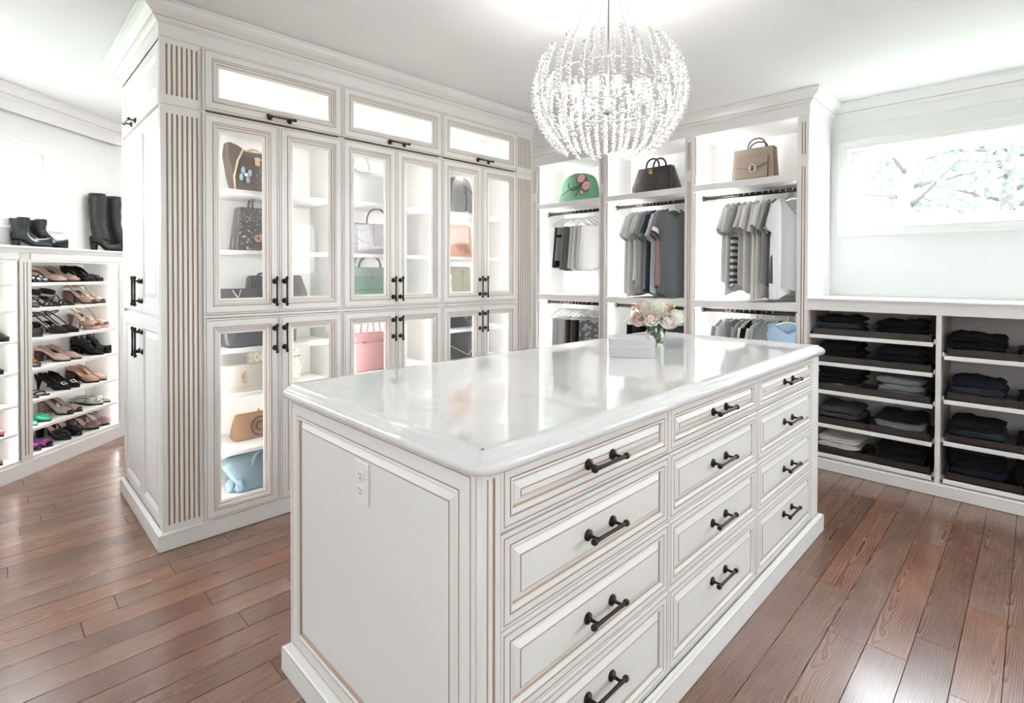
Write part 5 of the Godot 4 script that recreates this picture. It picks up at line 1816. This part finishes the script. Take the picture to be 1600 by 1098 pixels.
# top: k = sleeve ("short", "none", "long"), len, wide, neck depth, v = pointed neck
func top_mesh(p: Dictionary, sd: int) -> MB:
	var b := MB.new()
	b.sm = 1
	var r := RandomNumberGenerator.new()
	r.seed = sd
	var L: float = p.get("len", 0.66)
	var W: float = p.get("wide", 0.215)
	var neck: float = p.get("neck", 0.07)
	var ph := r.randf() * TAU
	var fk: float = p.get("fold", 1.0)
	var rows := [[0.0, 0.085, 0.016], [-0.012, 0.105, 0.02], [-0.035, 0.16, 0.024], [-0.06, 0.19, 0.027], [-0.09, 0.198, 0.03], [-0.16, 0.94 * W, 0.031]]
	for i in 8:
		var t := (i + 1) / 8.0
		rows.append([lerpf(-0.16, -L, t), lerpf(0.94, 1.02, t) * W, lerpf(0.031, 0.036, t)])
	var rings := []
	for i in rows.size():
		var q = rows[i]
		var t: float = clampf(-q[0] / L, 0, 1)
		var ring_ := PackedVector3Array()
		for k in 40:
			var a := TAU * k / 40
			var x: float = cos(a) * q[1]
			var z: float = sin(a) * q[2] * 0.72
			z += sin(cos(a) * 9.0 + ph + t * 1.3) * 0.008 * t * fk * (1.0 if sin(a) > 0 else -0.8)
			z += sin(cos(a) * 17.0 + ph * 2.0) * 0.004 * t * fk
			var y: float = q[0]
			if i < 5:
				var f := maxf(0.0, 1.0 - absf(cos(a)) * q[1] / 0.088)
				if p.get("v", false):
					y -= f * (neck * 2.1 if sin(a) > 0 else 0.012) * (1.0 - i / 5.0)
				else:
					y -= pow(f, 0.55) * (neck if sin(a) > 0 else 0.018) * (1.0 - i / 5.0)
			if i == rows.size() - 1:
				y += 0.02 * sin(a * 2.0 + ph) - p.get("dip", 0.0) * absf(cos(a))
			ring_.append(Vector3(x, y, z))
		rings.append(ring_)
	rings.reverse()
	b.loft(p.m, rings)
	var sl: String = p.get("k", "short")
	if sl != "none":
		for sx in [-1, 1]:
			var n := 6
			var len_: float = r.randf_range(0.15, 0.215) if sl == "short" else 0.52
			rings = []
			for i in n:
				var t := i / float(n - 1)
				var c := Vector3(sx * (0.155 + 0.08 * t if sl == "short" else 0.165 + 0.06 * minf(t * 3, 1.0)), -0.075 - len_ * t, 0.004 * sin(ph + t * 3))
				var dn := Vector3(sx * 0.75, -0.35 if sl == "short" else -0.1, 0).normalized()
				var w := lerpf(0.055, 0.066 if sl == "short" else 0.042, t)
				rings.append(ring(c, Vector3(0.87, 0.45 * sx, 0).normalized() * w, Vector3(0, 0, lerpf(0.021, 0.019, t)), 16))
				for k in 16:
					rings[i][k] += Vector3(0, 0, sin(k * 1.9 + ph) * 0.004 * t)
			b.loft(p.get("sleeve_m", p.m), rings)
	return b


func bottom_mesh(p: Dictionary, sd: int) -> MB:
	var b := MB.new()
	b.sm = 1
	var L: float = p.get("len", 0.38)
	var r := RandomNumberGenerator.new()
	r.seed = sd
	var ph := r.randf() * TAU
	var w0: float = p.get("w0", 0.15)
	var w1: float = p.get("w1", 0.19)
	var rings := []
	for i in 11:
		var t := i / 10.0
		var rr := PackedVector3Array()
		for k in 32:
			var a := TAU * k / 32
			var w := lerpf(w0, w1, t)
			var z := sin(a) * lerpf(0.02, 0.026, t) + sin(cos(a) * 7.0 + ph) * 0.008 * t * signf(sin(a))
			rr.append(Vector3(cos(a) * w, -L * t + (0.012 * sin(cos(a) * 4 + ph) if i == 10 else 0.0), z))
		rings.append(rr)
	rings.reverse()
	b.loft(p.m, rings)
	if p.has("band"):
		for e in p.band:
			var band_rings := []
			for y in [e[1], e[0]]:
				var t: float = -y / L
				var rr := PackedVector3Array()
				for k in 32:
					var a := TAU * k / 32
					var z := sin(a) * (lerpf(0.02, 0.026, t) + 0.002) + sin(cos(a) * 7.0 + ph) * 0.008 * t * signf(sin(a))
					rr.append(Vector3(cos(a) * (lerpf(w0, w1, t) + 0.002), y, z))
				band_rings.append(rr)
			b.loft(e[2], band_rings)
	return b


func make_garments():
	var C := func(r: int, g: int, b: int) -> StandardMaterial3D: return cloth(rgb(r, g, b))
	var white = C.call(232, 232, 232)
	var off = C.call(229, 228, 226)
	var light = C.call(214, 215, 217)
	var mid = C.call(170, 171, 173)
	var grey = C.call(136, 137, 139)
	var dark = C.call(84, 86, 90)
	var coal = C.call(58, 59, 62)
	var ink = C.call(30, 30, 32)
	var navy = C.call(58, 66, 78)
	var stripe_m := cloth(Color.WHITE)
	stripe_m.albedo_texture = tex(8, 256, func(_x: float, y: float) -> Color: return rgb(228, 228, 228) if fposmod(y * 17.0, 1.0) < 0.52 else rgb(84, 86, 90))
	var rose_m = C.call(150, 120, 121)
	var ordn := ["first", "second", "third", "fourth", "fifth", "sixth", "seventh", "eighth", "ninth", "tenth", "eleventh", "twelfth"]
	# [x on the rail, kind, name, words, parameters, turn]
	var up3 := [
		[-1.69, "t_shirt", "white short-sleeved top", {"m": white, "len": 0.62}, 0.0],
		[-1.648, "t_shirt", "white loose top", {"m": white, "len": 0.70}, 0.05],
		[-1.604, "t_shirt", "grey and white striped top", {"m": stripe_m, "len": 0.66, "fold": 0.7}, 0.1],
		[-1.562, "t_shirt", "pale grey tee", {"m": light, "len": 0.63}, 0.02],
		[-1.518, "t_shirt", "very pale grey tee", {"m": off, "len": 0.66}, 0.05],
		[-1.470, "blouse", "pale beige long-tailed blouse", {"m": C.call(222, 217, 213), "len": 0.71, "dip": 0.06}, 0.0],
		[-1.425, "t_shirt", "light grey tee with uneven hem", {"m": off, "len": 0.68, "dip": 0.04}, 0.08],
		[-1.388, "t_shirt", "mid grey tee", {"m": mid, "len": 0.63}, 0.05],
		[-1.345, "t_shirt", "charcoal tee", {"m": dark, "len": 0.64}, 0.05],
		[-1.303, "t_shirt", "white and grey tee", {"m": light, "len": 0.68, "dip": 0.05}, 0.2],
		[-1.25, "blouse", "light grey V-neck sleeveless top", {"m": C.call(160, 160, 162), "len": 0.66, "k": "none", "v": true, "wide": 0.19}, 0.62]]
	hang(up3, 1.912, "on the right bay's upper rail", ordn)
	var up2 := [
		[-2.54, "t_shirt", "white long tee", {"m": white, "len": 0.73}, 0.0],
		[-2.5, "t_shirt", "white tee with long tail", {"m": white, "len": 0.74}, 0.05],
		[-2.455, "t_shirt", "off-white tee", {"m": off, "len": 0.62}, 0.0],
		[-2.418, "t_shirt", "light grey tee", {"m": light, "len": 0.66}, 0.05],
		[-2.388, "t_shirt", "heather grey tee", {"m": mid, "len": 0.70}, 0.05],
		[-2.352, "t_shirt", "dark heather grey tee", {"m": grey, "len": 0.70}, 0.02],
		[-2.312, "t_shirt", "navy tee with a white splash", {"m": navy, "len": 0.68}, 0.1],
		[-2.278, "t_shirt", "pale blue grey tee", {"m": C.call(198, 208, 218), "len": 0.71}, 0.05],
		[-2.243, "t_shirt", "dusty pink tee with banded sleeves", {"m": rose_m, "len": 0.67}, 0.0],
		[-2.19, "t_shirt", "charcoal long tee", {"m": C.call(98, 102, 104), "len": 0.76, "dip": -0.06, "fold": 0.7, "wide": 0.2}, 0.22]]
	hang(up2, 1.912, "on the middle bay's upper rail", ordn)
	var up1 := [
		[-3.39, "trousers", "dark grey folded jeans", {"m": dark, "len": 0.39, "b": 1}, 0.0],
		[-3.34, "skirt", "grey black-belted skirt", {"m": mid, "len": 0.38, "b": 1, "band": [[-0.075, -0.1, ink], [-0.33, -0.385, ink]]}, 0.1],
		[-3.29, "trousers", "mid grey folded jeans", {"m": grey, "len": 0.41, "b": 1}, 0.0],
		[-3.245, "trousers", "blue grey folded jeans", {"m": C.call(104, 112, 114), "len": 0.42, "b": 1}, 0.1],
		[-3.195, "trousers", "white folded jeans", {"m": white, "len": 0.42, "b": 1}, 0.0],
		[-3.14, "trousers", "off-white folded jeans", {"m": off, "len": 0.41, "b": 1}, 0.05],
		[-3.085, "trousers", "bright white folded jeans", {"m": white, "len": 0.42, "b": 1}, 0.1],
		[-3.03, "shorts", "plain white shorts", {"m": white, "len": 0.41, "b": 1}, 0.3]]
	hang(up1, 1.912, "on the left bay's upper rail", ordn)
	var low1 := [
		[-3.42, "trousers", "white trousers", {"m": white, "len": 0.72, "b": 1, "w1": 0.17}, 0.0],
		[-3.375, "trousers", "pale grey trousers", {"m": light, "len": 0.72, "b": 1, "w1": 0.17}, 0.1],
		[-3.325, "trousers", "creased white trousers", {"m": off, "len": 0.72, "b": 1, "w1": 0.17}, 0.05],
		[-3.28, "trousers", "crisp white trousers", {"m": white, "len": 0.72, "b": 1, "w1": 0.17}, 0.1],
		[-3.235, "trousers", "olive brown trousers", {"m": C.call(104, 92, 72), "len": 0.72, "b": 1, "w1": 0.16}, 0.1],
		[-3.195, "trousers", "dark brown trousers", {"m": C.call(58, 52, 50), "len": 0.72, "b": 1, "w1": 0.16}, 0.2],
		[-3.15, "trousers", "grey green trousers", {"m": C.call(98, 102, 98), "len": 0.72, "b": 1, "w1": 0.16}, 0.3],
		[-3.1, "trousers", "black trousers", {"m": ink, "len": 0.72, "b": 1, "w1": 0.16}, 0.2],
		[-3.03, "trousers", "grey patterned trousers", {"m": pattern_cloth(), "len": 0.72, "b": 1, "w1": 0.16}, 0.5]]
	hang(low1, 1.012, "on the left bay's lower rail", ordn)
	var low2 := [
		[-2.53, "trousers", "black creased trousers", {"m": ink, "len": 0.74, "b": 1, "w1": 0.16}, 0.2],
		[-2.47, "trousers", "charcoal trousers", {"m": coal, "len": 0.74, "b": 1, "w1": 0.16}, 0.2],
		[-2.41, "trousers", "black plain trousers", {"m": ink, "len": 0.74, "b": 1, "w1": 0.16}, 0.1],
		[-2.35, "trousers", "black tapered trousers", {"m": ink, "len": 0.74, "b": 1, "w1": 0.16}, 0.1],
		[-2.29, "trousers", "dark black trousers", {"m": ink, "len": 0.74, "b": 1, "w1": 0.16}, 0.3],
		[-2.23, "trousers", "near-black trousers", {"m": coal, "len": 0.74, "b": 1, "w1": 0.16}, 0.3],
		[-2.17, "trousers", "soft black trousers", {"m": coal, "len": 0.74, "b": 1, "w1": 0.16}, 0.4]]
	hang(low2, 1.012, "on the middle bay's lower rail", ordn)
	var low3 := [
		[-1.735, "sweater", "grey sweater", {"m": mid, "k": "long", "len": 0.66}, 0.1],
		[-1.70, "sweater", "light grey sweater", {"m": light, "k": "long", "len": 0.66}, 0.1],
		[-1.662, "sweater", "grey open-necked sweater", {"m": mid, "k": "long", "len": 0.66, "v": true, "neck": 0.09}, 0.4],
		[-1.60, "sweater", "silver grey cardigan", {"m": mid, "k": "long", "len": 0.66}, 0.0],
		[-1.556, "sweater", "cream grey cardigan", {"m": off, "k": "long", "len": 0.66}, 0.0],
		[-1.512, "sweater", "dark navy cardigan", {"m": ink, "k": "long", "len": 0.66}, 0.1],
		[-1.466, "sweater", "pale heather sweater", {"m": light, "k": "long", "len": 0.66}, 0.15],
		[-1.43, "sweater", "stone grey sweater", {"m": mid, "k": "long", "len": 0.66}, 0.2],
		[-1.385, "sweater", "smoke grey sweater", {"m": grey, "k": "long", "len": 0.66}, 0.3],
		[-1.29, "t_shirt", "light blue tee facing the room", {"m": C.call(166, 190, 212), "len": 0.6, "neck": 0.1, "wide": 0.2}, 0.95]]
	hang(low3, 1.012, "on the right bay's lower rail", ordn)


func pattern_cloth() -> StandardMaterial3D:
	var m := cloth(Color.WHITE)
	var n := FastNoiseLite.new()
	n.seed = 8
	n.frequency = 0.05
	m.albedo_texture = tex(96, 96, func(x: float, y: float) -> Color: return rgb(150, 150, 152) if n.get_noise_2d(x * 260, y * 260) > 0.08 else rgb(92, 92, 95))
	return m


func hang(list: Array, y: float, place: String, ordn: Array):
	for i in list.size():
		var e = list[i]
		var at := Transform3D(Basis(UP, PI / 2 - e[4]), Vector3(e[0], y, -4.14))
		hanger("white hanger of the %s %s" % [e[2], place], at, "white clothes hangers")
		var p: Dictionary = e[3]
		var low: bool = p.has("b")
		var mb := bottom_mesh(p, i + int(y * 100)) if low else top_mesh(p, i + int(y * 100))
		var o := thing(e[1], "%s %s, %s from left" % [e[2], place, ordn[i]], "clothing", at.translated_local(Vector3(0, -0.152 if low else -0.056, 0)), "clothes " + place)
		obj("cloth", mb, o)
		if e[2].contains("splash"):
			var s := MB.new()
			s.sm = 1
			for k in 4:
				s.ball(M.white, Vector3(-0.19 - 0.012 * k, -0.12 - 0.03 * k, 0.024), Vector3(0.02, 0.03, 0.008), 8, 5)
			obj("white_print", s, o)
		if e[2].contains("banded"):
			for sx in [-1, 1]:
				for q in [[0.62, 0.8, M.white], [0.8, 0.9, M.black]]:
					var s := MB.new()
					s.sm = 1
					var rr := []
					for t: float in [q[0], q[1]]:
						rr.append(ring(Vector3(sx * (0.155 + 0.08 * t), -0.075 - 0.19 * t, 0.004 * sin(t)), Vector3(0.87, 0.45 * sx, 0).normalized() * lerpf(0.059, 0.07, t), Vector3(0, 0, 0.0255), 16))
					s.loft(q[2], rr)
					obj("sleeve_band", s, o)


# ---------------------------------------------------------------- folded jeans
func folded_mesh(m, w: float, d: float, h: float, sd: int) -> ArrayMesh:
	var b := MB.new()
	b.sm = 1
	var r := FastNoiseLite.new()
	r.seed = sd
	r.frequency = 7.0
	var rings := []
	var nx := 14
	for i in nx + 1:
		var t := float(i) / nx
		var x := (t - 0.5) * w
		var edge := pow(absf(t - 0.5) * 2.0, 8.0)
		var rr := PackedVector3Array()
		for k in 26:
			var a := TAU * k / 26
			var cz := signf(cos(a)) * pow(absf(cos(a)), 0.28)
			var cy := signf(sin(a)) * pow(absf(sin(a)), 0.5)
			# the front edge shows two layers with a crease between
			var crease := 0.012 * exp(-pow(cy / 0.22, 2)) if cos(a) > 0.2 else 0.0
			var z := cz * (d / 2 - crease - 0.02 * edge) + 0.02 * r.get_noise_2d(x * 1.3, cy * 0.2 + 3.0)
			var y := h / 2 + cy * h / 2 * (1.0 - 0.6 * edge) + 0.02 * r.get_noise_2d(x, z) * (1.0 if cy > 0 else 0.1)
			rr.append(Vector3(x + 0.014 * r.get_noise_2d(z * 2.0, y * 9.0), maxf(y, 0.0), z))
		rings.append(rr)
	b.loft(m, rings, true, true, true)
	return b.mesh()


func make_folded():
	var D := func(r: int, g: int, b: int) -> StandardMaterial3D: return cloth(rgb(r, g, b))
	var teal = D.call(52, 58, 64)
	var blk = D.call(24, 24, 27)
	var soft = D.call(33, 33, 36)
	var indigo = D.call(34, 39, 48)
	var gry = D.call(128, 129, 132)
	var dgr = D.call(72, 73, 77)
	var wht = D.call(212, 210, 206)
	var words := {teal: "slate", blk: "black", soft: "soft black", indigo: "dark indigo", gry: "grey", dgr: "charcoal", wht: "white"}
	var trays := [[0, 0.885, "top"], [0, 0.704, "second"], [0, 0.516, "third"], [0, 0.29, "fourth"], [0, 0.092, "bottom"], [1, 0.814, "top"], [1, 0.556, "second"], [1, 0.312, "third"], [1, 0.09, "bottom"]]
	var stacks := [
		[[teal, teal, blk], [indigo, blk, blk]],
		[[soft, blk, blk], [blk, blk, soft]],
		[[gry, blk, blk, soft], [gry, gry, gry]],
		[[blk, dgr, dgr], [gry, gry, soft]],
		[[dgr, wht, wht], [indigo, soft, blk]],
		[[soft, blk, blk], [teal, soft]],
		[[teal, teal, indigo], [teal, indigo]],
		[[indigo, teal, soft], [soft, blk]],
		[[blk, indigo, blk, blk, soft], [blk, blk, soft]]]
	var pos := ["lowest", "second-lowest", "third-lowest", "fourth-lowest", "topmost"]
	for i in trays.size():
		for side in 2:
			var list: Array = stacks[i][side]
			var y: float = trays[i][1] + 0.0095
			var x: float = -1.107 + ([0.175, 0.5] if trays[i][0] == 0 else [0.865, 1.155])[side]
			for k in list.size():
				var h := rng.randf_range(0.035, 0.047)
				var w := rng.randf_range(0.225, 0.255)
				var where: String = "topmost" if k == list.size() - 1 else pos[k]
				var o := thing("folded_jeans", "folded %s jeans, %s in the %s stack, %s tray, %s cabinet" % [words[list[k]], where, ["left", "right"][side], trays[i][2], ["five-tray", "four-tray"][trays[i][0]]], "jeans", Transform3D(Basis(UP, rng.randf_range(-0.05, 0.05)), Vector3(x + rng.randf_range(-0.008, 0.008), y, -4.155 + rng.randf_range(-0.006, 0.006))), "folded jeans on the pull-out trays")
				inst("cloth", folded_mesh(list[k], w, 0.3, h, rng.randi() % 1000), o)
				y += h * 0.97


# ---------------------------------------------------------------- on the island
func rose(called: String, label: String, base: Vector3, head: Vector3, r: float, outer, inner, group: String):
	var o := thing(called, label, "flower", Transform3D(Basis(), base), group)
	var h := head - base
	var dir := (h.normalized() + Vector3(0.6, 0.15, 0.6)).normalized()
	var f := Transform3D(Basis(Quaternion(UP, dir)), h)
	var st := MB.new()
	st.sm = 1
	st.tube(M.stem, [Vector3.ZERO, h * 0.45 + Vector3(0, 0.01, 0), h - dir * r * 0.6], [0.0022, 0.0024, 0.0028], 6)
	obj("stem", st, o)
	var hb := MB.new()
	hb.sm = 1
	hb.ball(inner, h - dir * r * 0.1, Vector3.ONE * r * 0.45, 10, 7)
	obj("heart", hb, o)
	var layers := [[5, 1.0, 1.0, outer], [5, 0.86, 0.92, outer], [5, 0.68, 0.86, outer], [4, 0.5, 0.8, inner], [4, 0.33, 0.74, inner], [3, 0.18, 0.68, inner]]
	for li in layers.size():
		var la = layers[li]
		for k in la[0]:
			var b := MB.new()
			b.sm = 1
			var a0: float = TAU * (k + li * 0.37) / la[0]
			var half: float = PI / la[0] * 1.35
			var rings := []
			for i in 6:
				var t := i / 5.0
				var rr := PackedVector3Array()
				for j in 7:
					var u := (j - 3) / 3.0
					var a: float = a0 + u * half * sqrt(maxf(0.06, sin(clampf(t * 0.8 + 0.22, 0, 1) * PI)))
					var elev: float = -PI * 0.42 + t * PI * lerpf(0.45, 0.7, li / 5.0)
					var rad: float = r * la[1] * maxf(cos(elev), 0.18) * (1.0 + 0.1 * t - 0.07 * u * u)
					var y: float = r * la[2] * sin(elev) - 0.12 * r * u * u * t + (0.06 * r if t == 1.0 else 0.0)
					rr.append(f * Vector3(cos(a) * rad, y, sin(a) * rad))
				rings.append(rr)
			b.loft(la[3], rings, false)
			obj("petal", b, o)


func make_flowers():
	M.stem = mat(rgb(96, 118, 72), 0.6)
	var leaf := mat(rgb(92, 122, 88), 0.5)
	leaf.backlight_enabled = true
	leaf.backlight = Color(0.2, 0.25, 0.15)
	var v0 := Vector3(-1.338, 0.9435, -2.352)
	var vase := thing("vase", "small clear glass cylinder vase holding the flowers, behind the silver box", "vase", Transform3D(Basis(), v0))
	var gm := mat(Color(0.97, 1.0, 0.99, 0.0), 0.02)
	gm.refraction_enabled = true
	gm.refraction_scale = 0.05
	var b := MB.new()
	b.sm = 1
	b.lathe(gm, [[0.0, 0.0], [0.036, 0.0], [0.0385, 0.003], [0.041, 0.05], [0.0475, 0.112], [0.0465, 0.1135], [0.045, 0.112], [0.039, 0.052], [0.036, 0.016], [0.0, 0.015]], 28)
	obj("glass_body", b, vase)
	var wm := mat(Color(1, 1, 1, 0.0), 0.02)
	wm.refraction_enabled = true
	wm.refraction_scale = 0.033
	b = MB.new()
	b.sm = 1
	b.lathe(wm, [[0.0, 0.0165], [0.0355, 0.0165], [0.0385, 0.052], [0.0405, 0.066], [0.0, 0.0665]], 28)
	obj("water", b, vase)
	var P := func(c: Color) -> StandardMaterial3D:
		var m := mat(c, 0.7)
		m.backlight_enabled = true
		m.backlight = Color(0.3, 0.27, 0.26)
		return m
	var cream = P.call(rgb(250, 241, 234))
	var blush = P.call(rgb(249, 233, 228))
	var pinky = P.call(rgb(240, 202, 196))
	var milk = P.call(rgb(246, 242, 238))
	var peachy = P.call(rgb(214, 166, 152))
	var g := "blooms in the glass vase"
	var foot := func(dx: float, dz: float) -> Vector3: return v0 + Vector3(dx, 0.02, dz)
	var right := Vector3(Q, 0, -Q)
	var toward := Vector3(Q, 0, Q)
	var at := func(px: float, y: float, fwd: float) -> Vector3: return v0 + right * px + toward * fwd + Vector3(0, y, 0)
	rose("rose", "blush pink rose at the bouquet's left, its heart deep pink", foot.call(0.01, -0.012), at.call(-0.098, 0.138, 0.03), 0.038, blush, pinky, g)
	rose("rose", "cream rose with pink heart, front middle of the bouquet", foot.call(-0.012, 0.006), at.call(-0.046, 0.146, 0.065), 0.041, cream, blush, g)
	rose("rose", "pale pink peony at the bouquet's right front", foot.call(-0.016, 0.01), at.call(0.044, 0.132, 0.06), 0.043, blush, milk, g)
	rose("rose", "milk white rose at the bouquet's top left", foot.call(0.012, 0.014), at.call(-0.052, 0.205, -0.03), 0.04, milk, blush, g)
	rose("rose", "small dusty peach rose at the bouquet's upper right", foot.call(0.0, -0.014), at.call(0.052, 0.19, -0.01), 0.027, peachy, pinky, g)
	for e in [["pale green hydrangea at the bouquet's top middle", 0.002, 0.19, 0.02, 0.042, rgb(222, 228, 204)], ["white green hydrangea at the bouquet's far right", 0.1, 0.135, -0.015, 0.043, rgb(232, 238, 222)]]:
		var o := thing("hydrangea", e[0], "flower", Transform3D(Basis(), foot.call(0.008, 0.0)), g)
		var c: Vector3 = at.call(e[1], e[2], e[3]) - o.position
		var st := MB.new()
		st.sm = 1
		st.tube(M.stem, [Vector3.ZERO, c * 0.5, c], 0.0026, 6)
		obj("stem", st, o)
		var pm = P.call(e[5])
		var fl := MB.new()
		fl.sm = -1
		var r2 := RandomNumberGenerator.new()
		r2.seed = 3
		for k in 60:
			var yy := 1.0 - 1.75 * k / 59.0
			var rr := sqrt(1.0 - yy * yy)
			var a := k * 2.39996
			var n := Vector3(cos(a) * rr, yy, sin(a) * rr)
			var fb := Basis(Quaternion(UP, n)) * Basis(UP, r2.randf() * TAU)
			for q in 4:
				var w := fb * Basis(UP, q * PI / 2)
				var cc: Vector3 = c + n * (e[4] * r2.randf_range(0.93, 1.06))
				fl.quad(pm, cc, cc + w * Vector3(0.006, 0.002, 0.0045), cc + w * Vector3(0.0115, 0.0005, 0.0), cc + w * Vector3(0.006, 0.002, -0.0045))
		fl.sm = 1
		fl.ball(pm, c, Vector3.ONE * e[4] * 0.8, 12, 8)
		obj("florets", fl, o)
	for e in [["yellow pink bud at the bouquet's far left", -0.115, 0.185, 0.0, rgb(206, 182, 130)], ["green pink bud between the roses and the hydrangea", -0.018, 0.195, 0.03, rgb(196, 160, 140)], ["olive bud at the bouquet's upper right", 0.085, 0.198, 0.0, rgb(178, 180, 128)], ["rosy bud beside the milk white rose", -0.1, 0.195, 0.02, rgb(208, 150, 134)]]:
		var o := thing("flower_bud", e[0], "flower bud", Transform3D(Basis(), foot.call(0.0, 0.008)), g)
		var c: Vector3 = at.call(e[1], e[2], e[3]) - o.position
		var st := MB.new()
		st.sm = 1
		st.tube(M.stem, [Vector3.ZERO, c * 0.5 + Vector3(0, 0.01, 0), c], 0.0018, 6)
		obj("stem", st, o)
		var bb := MB.new()
		bb.sm = 1
		bb.lathe(P.call(e[4]), [[0.0, -0.012], [0.009, -0.006], [0.0115, 0.002], [0.008, 0.01], [0.0, 0.015]], 10, Transform3D(Basis(), c))
		obj("bud", bb, o)
	var leaves := thing("foliage", "dark green leaves and sprigs hanging under the blooms in the vase", "leaves", Transform3D(Basis(), foot.call(0, 0)), "")
	var r3 := RandomNumberGenerator.new()
	r3.seed = 12
	for k in 18:
		var px := r3.randf_range(-0.085, 0.07)
		var c: Vector3 = at.call(px, r3.randf_range(0.1, 0.165), r3.randf_range(-0.02, 0.06)) - leaves.position
		if k < 2:
			c = at.call(r3.randf_range(-0.06, 0.03), r3.randf_range(0.06, 0.1), r3.randf_range(0.0, 0.05)) - leaves.position
		var out := Vector3(c.x, -0.01, c.z).normalized()
		var L := r3.randf_range(0.03, 0.048)
		var tip := c + (out + Vector3(0, r3.randf_range(-0.9, 0.2), 0)).normalized() * L
		var side := (tip - c).cross(UP).normalized() * L * 0.3
		var lb := MB.new()
		lb.sm = 1
		var rr := []
		for i in 6:
			var t := i / 5.0
			var w := sin(t * PI * 0.93 + 0.1)
			var m := c.lerp(tip, t) + Vector3(0, 0.006 * sin(t * PI), 0)
			rr.append(PackedVector3Array([m - side * w, m + Vector3(0, -0.002, 0), m + side * w]))
		lb.loft(leaf, rr, false)
		var lf := obj("leaf", lb, leaves)
		if k % 4 > 0:
			continue
		var sb := MB.new()
		sb.tube(M.stem, [Vector3(r3.randf_range(-0.012, 0.012), 0, r3.randf_range(-0.012, 0.012)), c * Vector3(0.3, 0.55, 0.3), c], 0.0014, 5)
		obj("stalk", sb, lf)
	# the silver box
	var dust := mat(rgb(222, 222, 223), 0.35, 0.35)
	var n := FastNoiseLite.new()
	n.frequency = 0.35
	var nt := NoiseTexture2D.new()
	nt.width = 256
	nt.height = 256
	nt.seamless = true
	nt.noise = n
	nt.as_normal_map = true
	dust.normal_enabled = true
	dust.normal_texture = nt
	dust.normal_scale = 0.8
	dust.uv1_triplanar = true
	dust.uv1_scale = Vector3(6, 6, 6)
	var ct: Vector3 = Vector3(-1.2945, 0.9435, -1.8845)
	var e1 := Vector3(0.81, 0, -0.586).normalized()
	var bx := thing("jewellery_box", "silver grey shagreen box with a lipped lid beside the flowers", "box", Transform3D(Basis(e1, UP, e1.cross(UP)), ct + e1 * 0.095 - e1.cross(UP) * 0.075))
	var bd := MB.new()
	bd.box(dust, Vector3(-0.095, 0, -0.075), Vector3(0.095, 0.045, 0.075), 0.002)
	bd.box(mat(rgb(240, 240, 240), 0.4), Vector3(-0.0935, 0.045, -0.0735), Vector3(0.0935, 0.0495, 0.0735))
	obj("body", bd, bx)
	var lid := MB.new()
	lid.frame(Rect2(-0.0975, -0.0775, 0.195, 0.155), [[0.002, 0.0, 0], [0.0, 0.002, 0], [0.0, 0.029, 0], [0.002, 0.031, 0], [0.024, 0.031, 0], [0.027, 0.024, 0]], [dust])
	lid.quad(dust, Vector3(-0.0705, -0.0505, 0.024), Vector3(0.0705, -0.0505, 0.024), Vector3(0.0705, 0.0505, 0.024), Vector3(-0.0705, 0.0505, 0.024))
	lid.quad(dust, Vector3(-0.0955, -0.0755, 0.0), Vector3(-0.0955, 0.0755, 0.0), Vector3(0.0955, 0.0755, 0.0), Vector3(0.0955, -0.0755, 0.0))
	obj("lid", lid, bx).transform = Transform3D(Basis(Vector3(1, 0, 0), -PI / 2), Vector3(0, 0.0495, 0))


# ---------------------------------------------------------------- outside the windows
func make_outside():
	var gr := MB.new()
	gr.box(mat(rgb(150, 156, 140), 0.9), Vector3(-40, -3.4, -60), Vector3(40, -3.2, 40))
	structure("ground", gr)
	var bark := mat(rgb(78, 74, 74), 0.9)
	var lm := mat(rgb(84, 98, 94), 0.7)
	var r := RandomNumberGenerator.new()
	r.seed = 31
	for e in [["bare-branched tree with sparse leaves outside the window over the jeans", Vector3(-1.7, -3.2, -12.0), 700], ["leafy tree outside the window over the jeans, farther than the bare one", Vector3(-0.4, -3.2, -14.0), 1600], ["tree outside the window over the shoe cabinet", Vector3(-12.0, -3.2, 1.0), 400]]:
		var o := thing("tree", e[0], "tree", Transform3D(Basis(), e[1]), "trees outside")
		var tb := MB.new()
		tb.sm = 1
		tb.tube(bark, [Vector3.ZERO, Vector3(0.1, 3.0, 0), Vector3(-0.05, 5.6, 0.1), Vector3(0.1, 8.0, 0)], [0.2, 0.16, 0.13, 0.06], 8)
		obj("trunk", tb, o)
		var tips := []
		for k in 14:
			var a := k * 2.4
			var y0 := 1.9 + 0.2 * k + 3.2
			var bb := MB.new()
			bb.sm = 1
			var d := Vector3(cos(a), r.randf_range(0.1, 0.6), sin(a))
			var p0 := Vector3(0.0, y0, 0)
			var p1 := p0 + d * 0.9
			var p2 := p1 + d * 0.9 + Vector3(r.randf_range(-0.4, 0.4), r.randf_range(-0.4, 0.1), 0)
			bb.tube(bark, [p0, p1, p2], [0.05, 0.03, 0.012], 6)
			obj("branch", bb, o)
			tips.append(p1)
			tips.append(p2)
		var q := MB.new()
		q.quad(lm, Vector3(-0.09, 0, 0), Vector3(0, 0, 0.05), Vector3(0.1, 0, 0), Vector3(0, 0, -0.05))
		var mm := MultiMesh.new()
		mm.transform_format = MultiMesh.TRANSFORM_3D
		mm.mesh = q.mesh()
		mm.instance_count = e[2]
		for k in e[2]:
			var c: Vector3 = tips[r.randi() % tips.size()] + Vector3(r.randfn(), r.randfn(), r.randfn()) * 0.4
			mm.set_instance_transform(k, Transform3D(Basis.from_euler(Vector3(r.randf(), r.randf(), r.randf()) * TAU), c))
		var mi := MultiMeshInstance3D.new()
		mi.name = "leaves"
		mi.multimesh = mm
		mi.set_meta("kind", "stuff")
		o.add_child(mi, true)
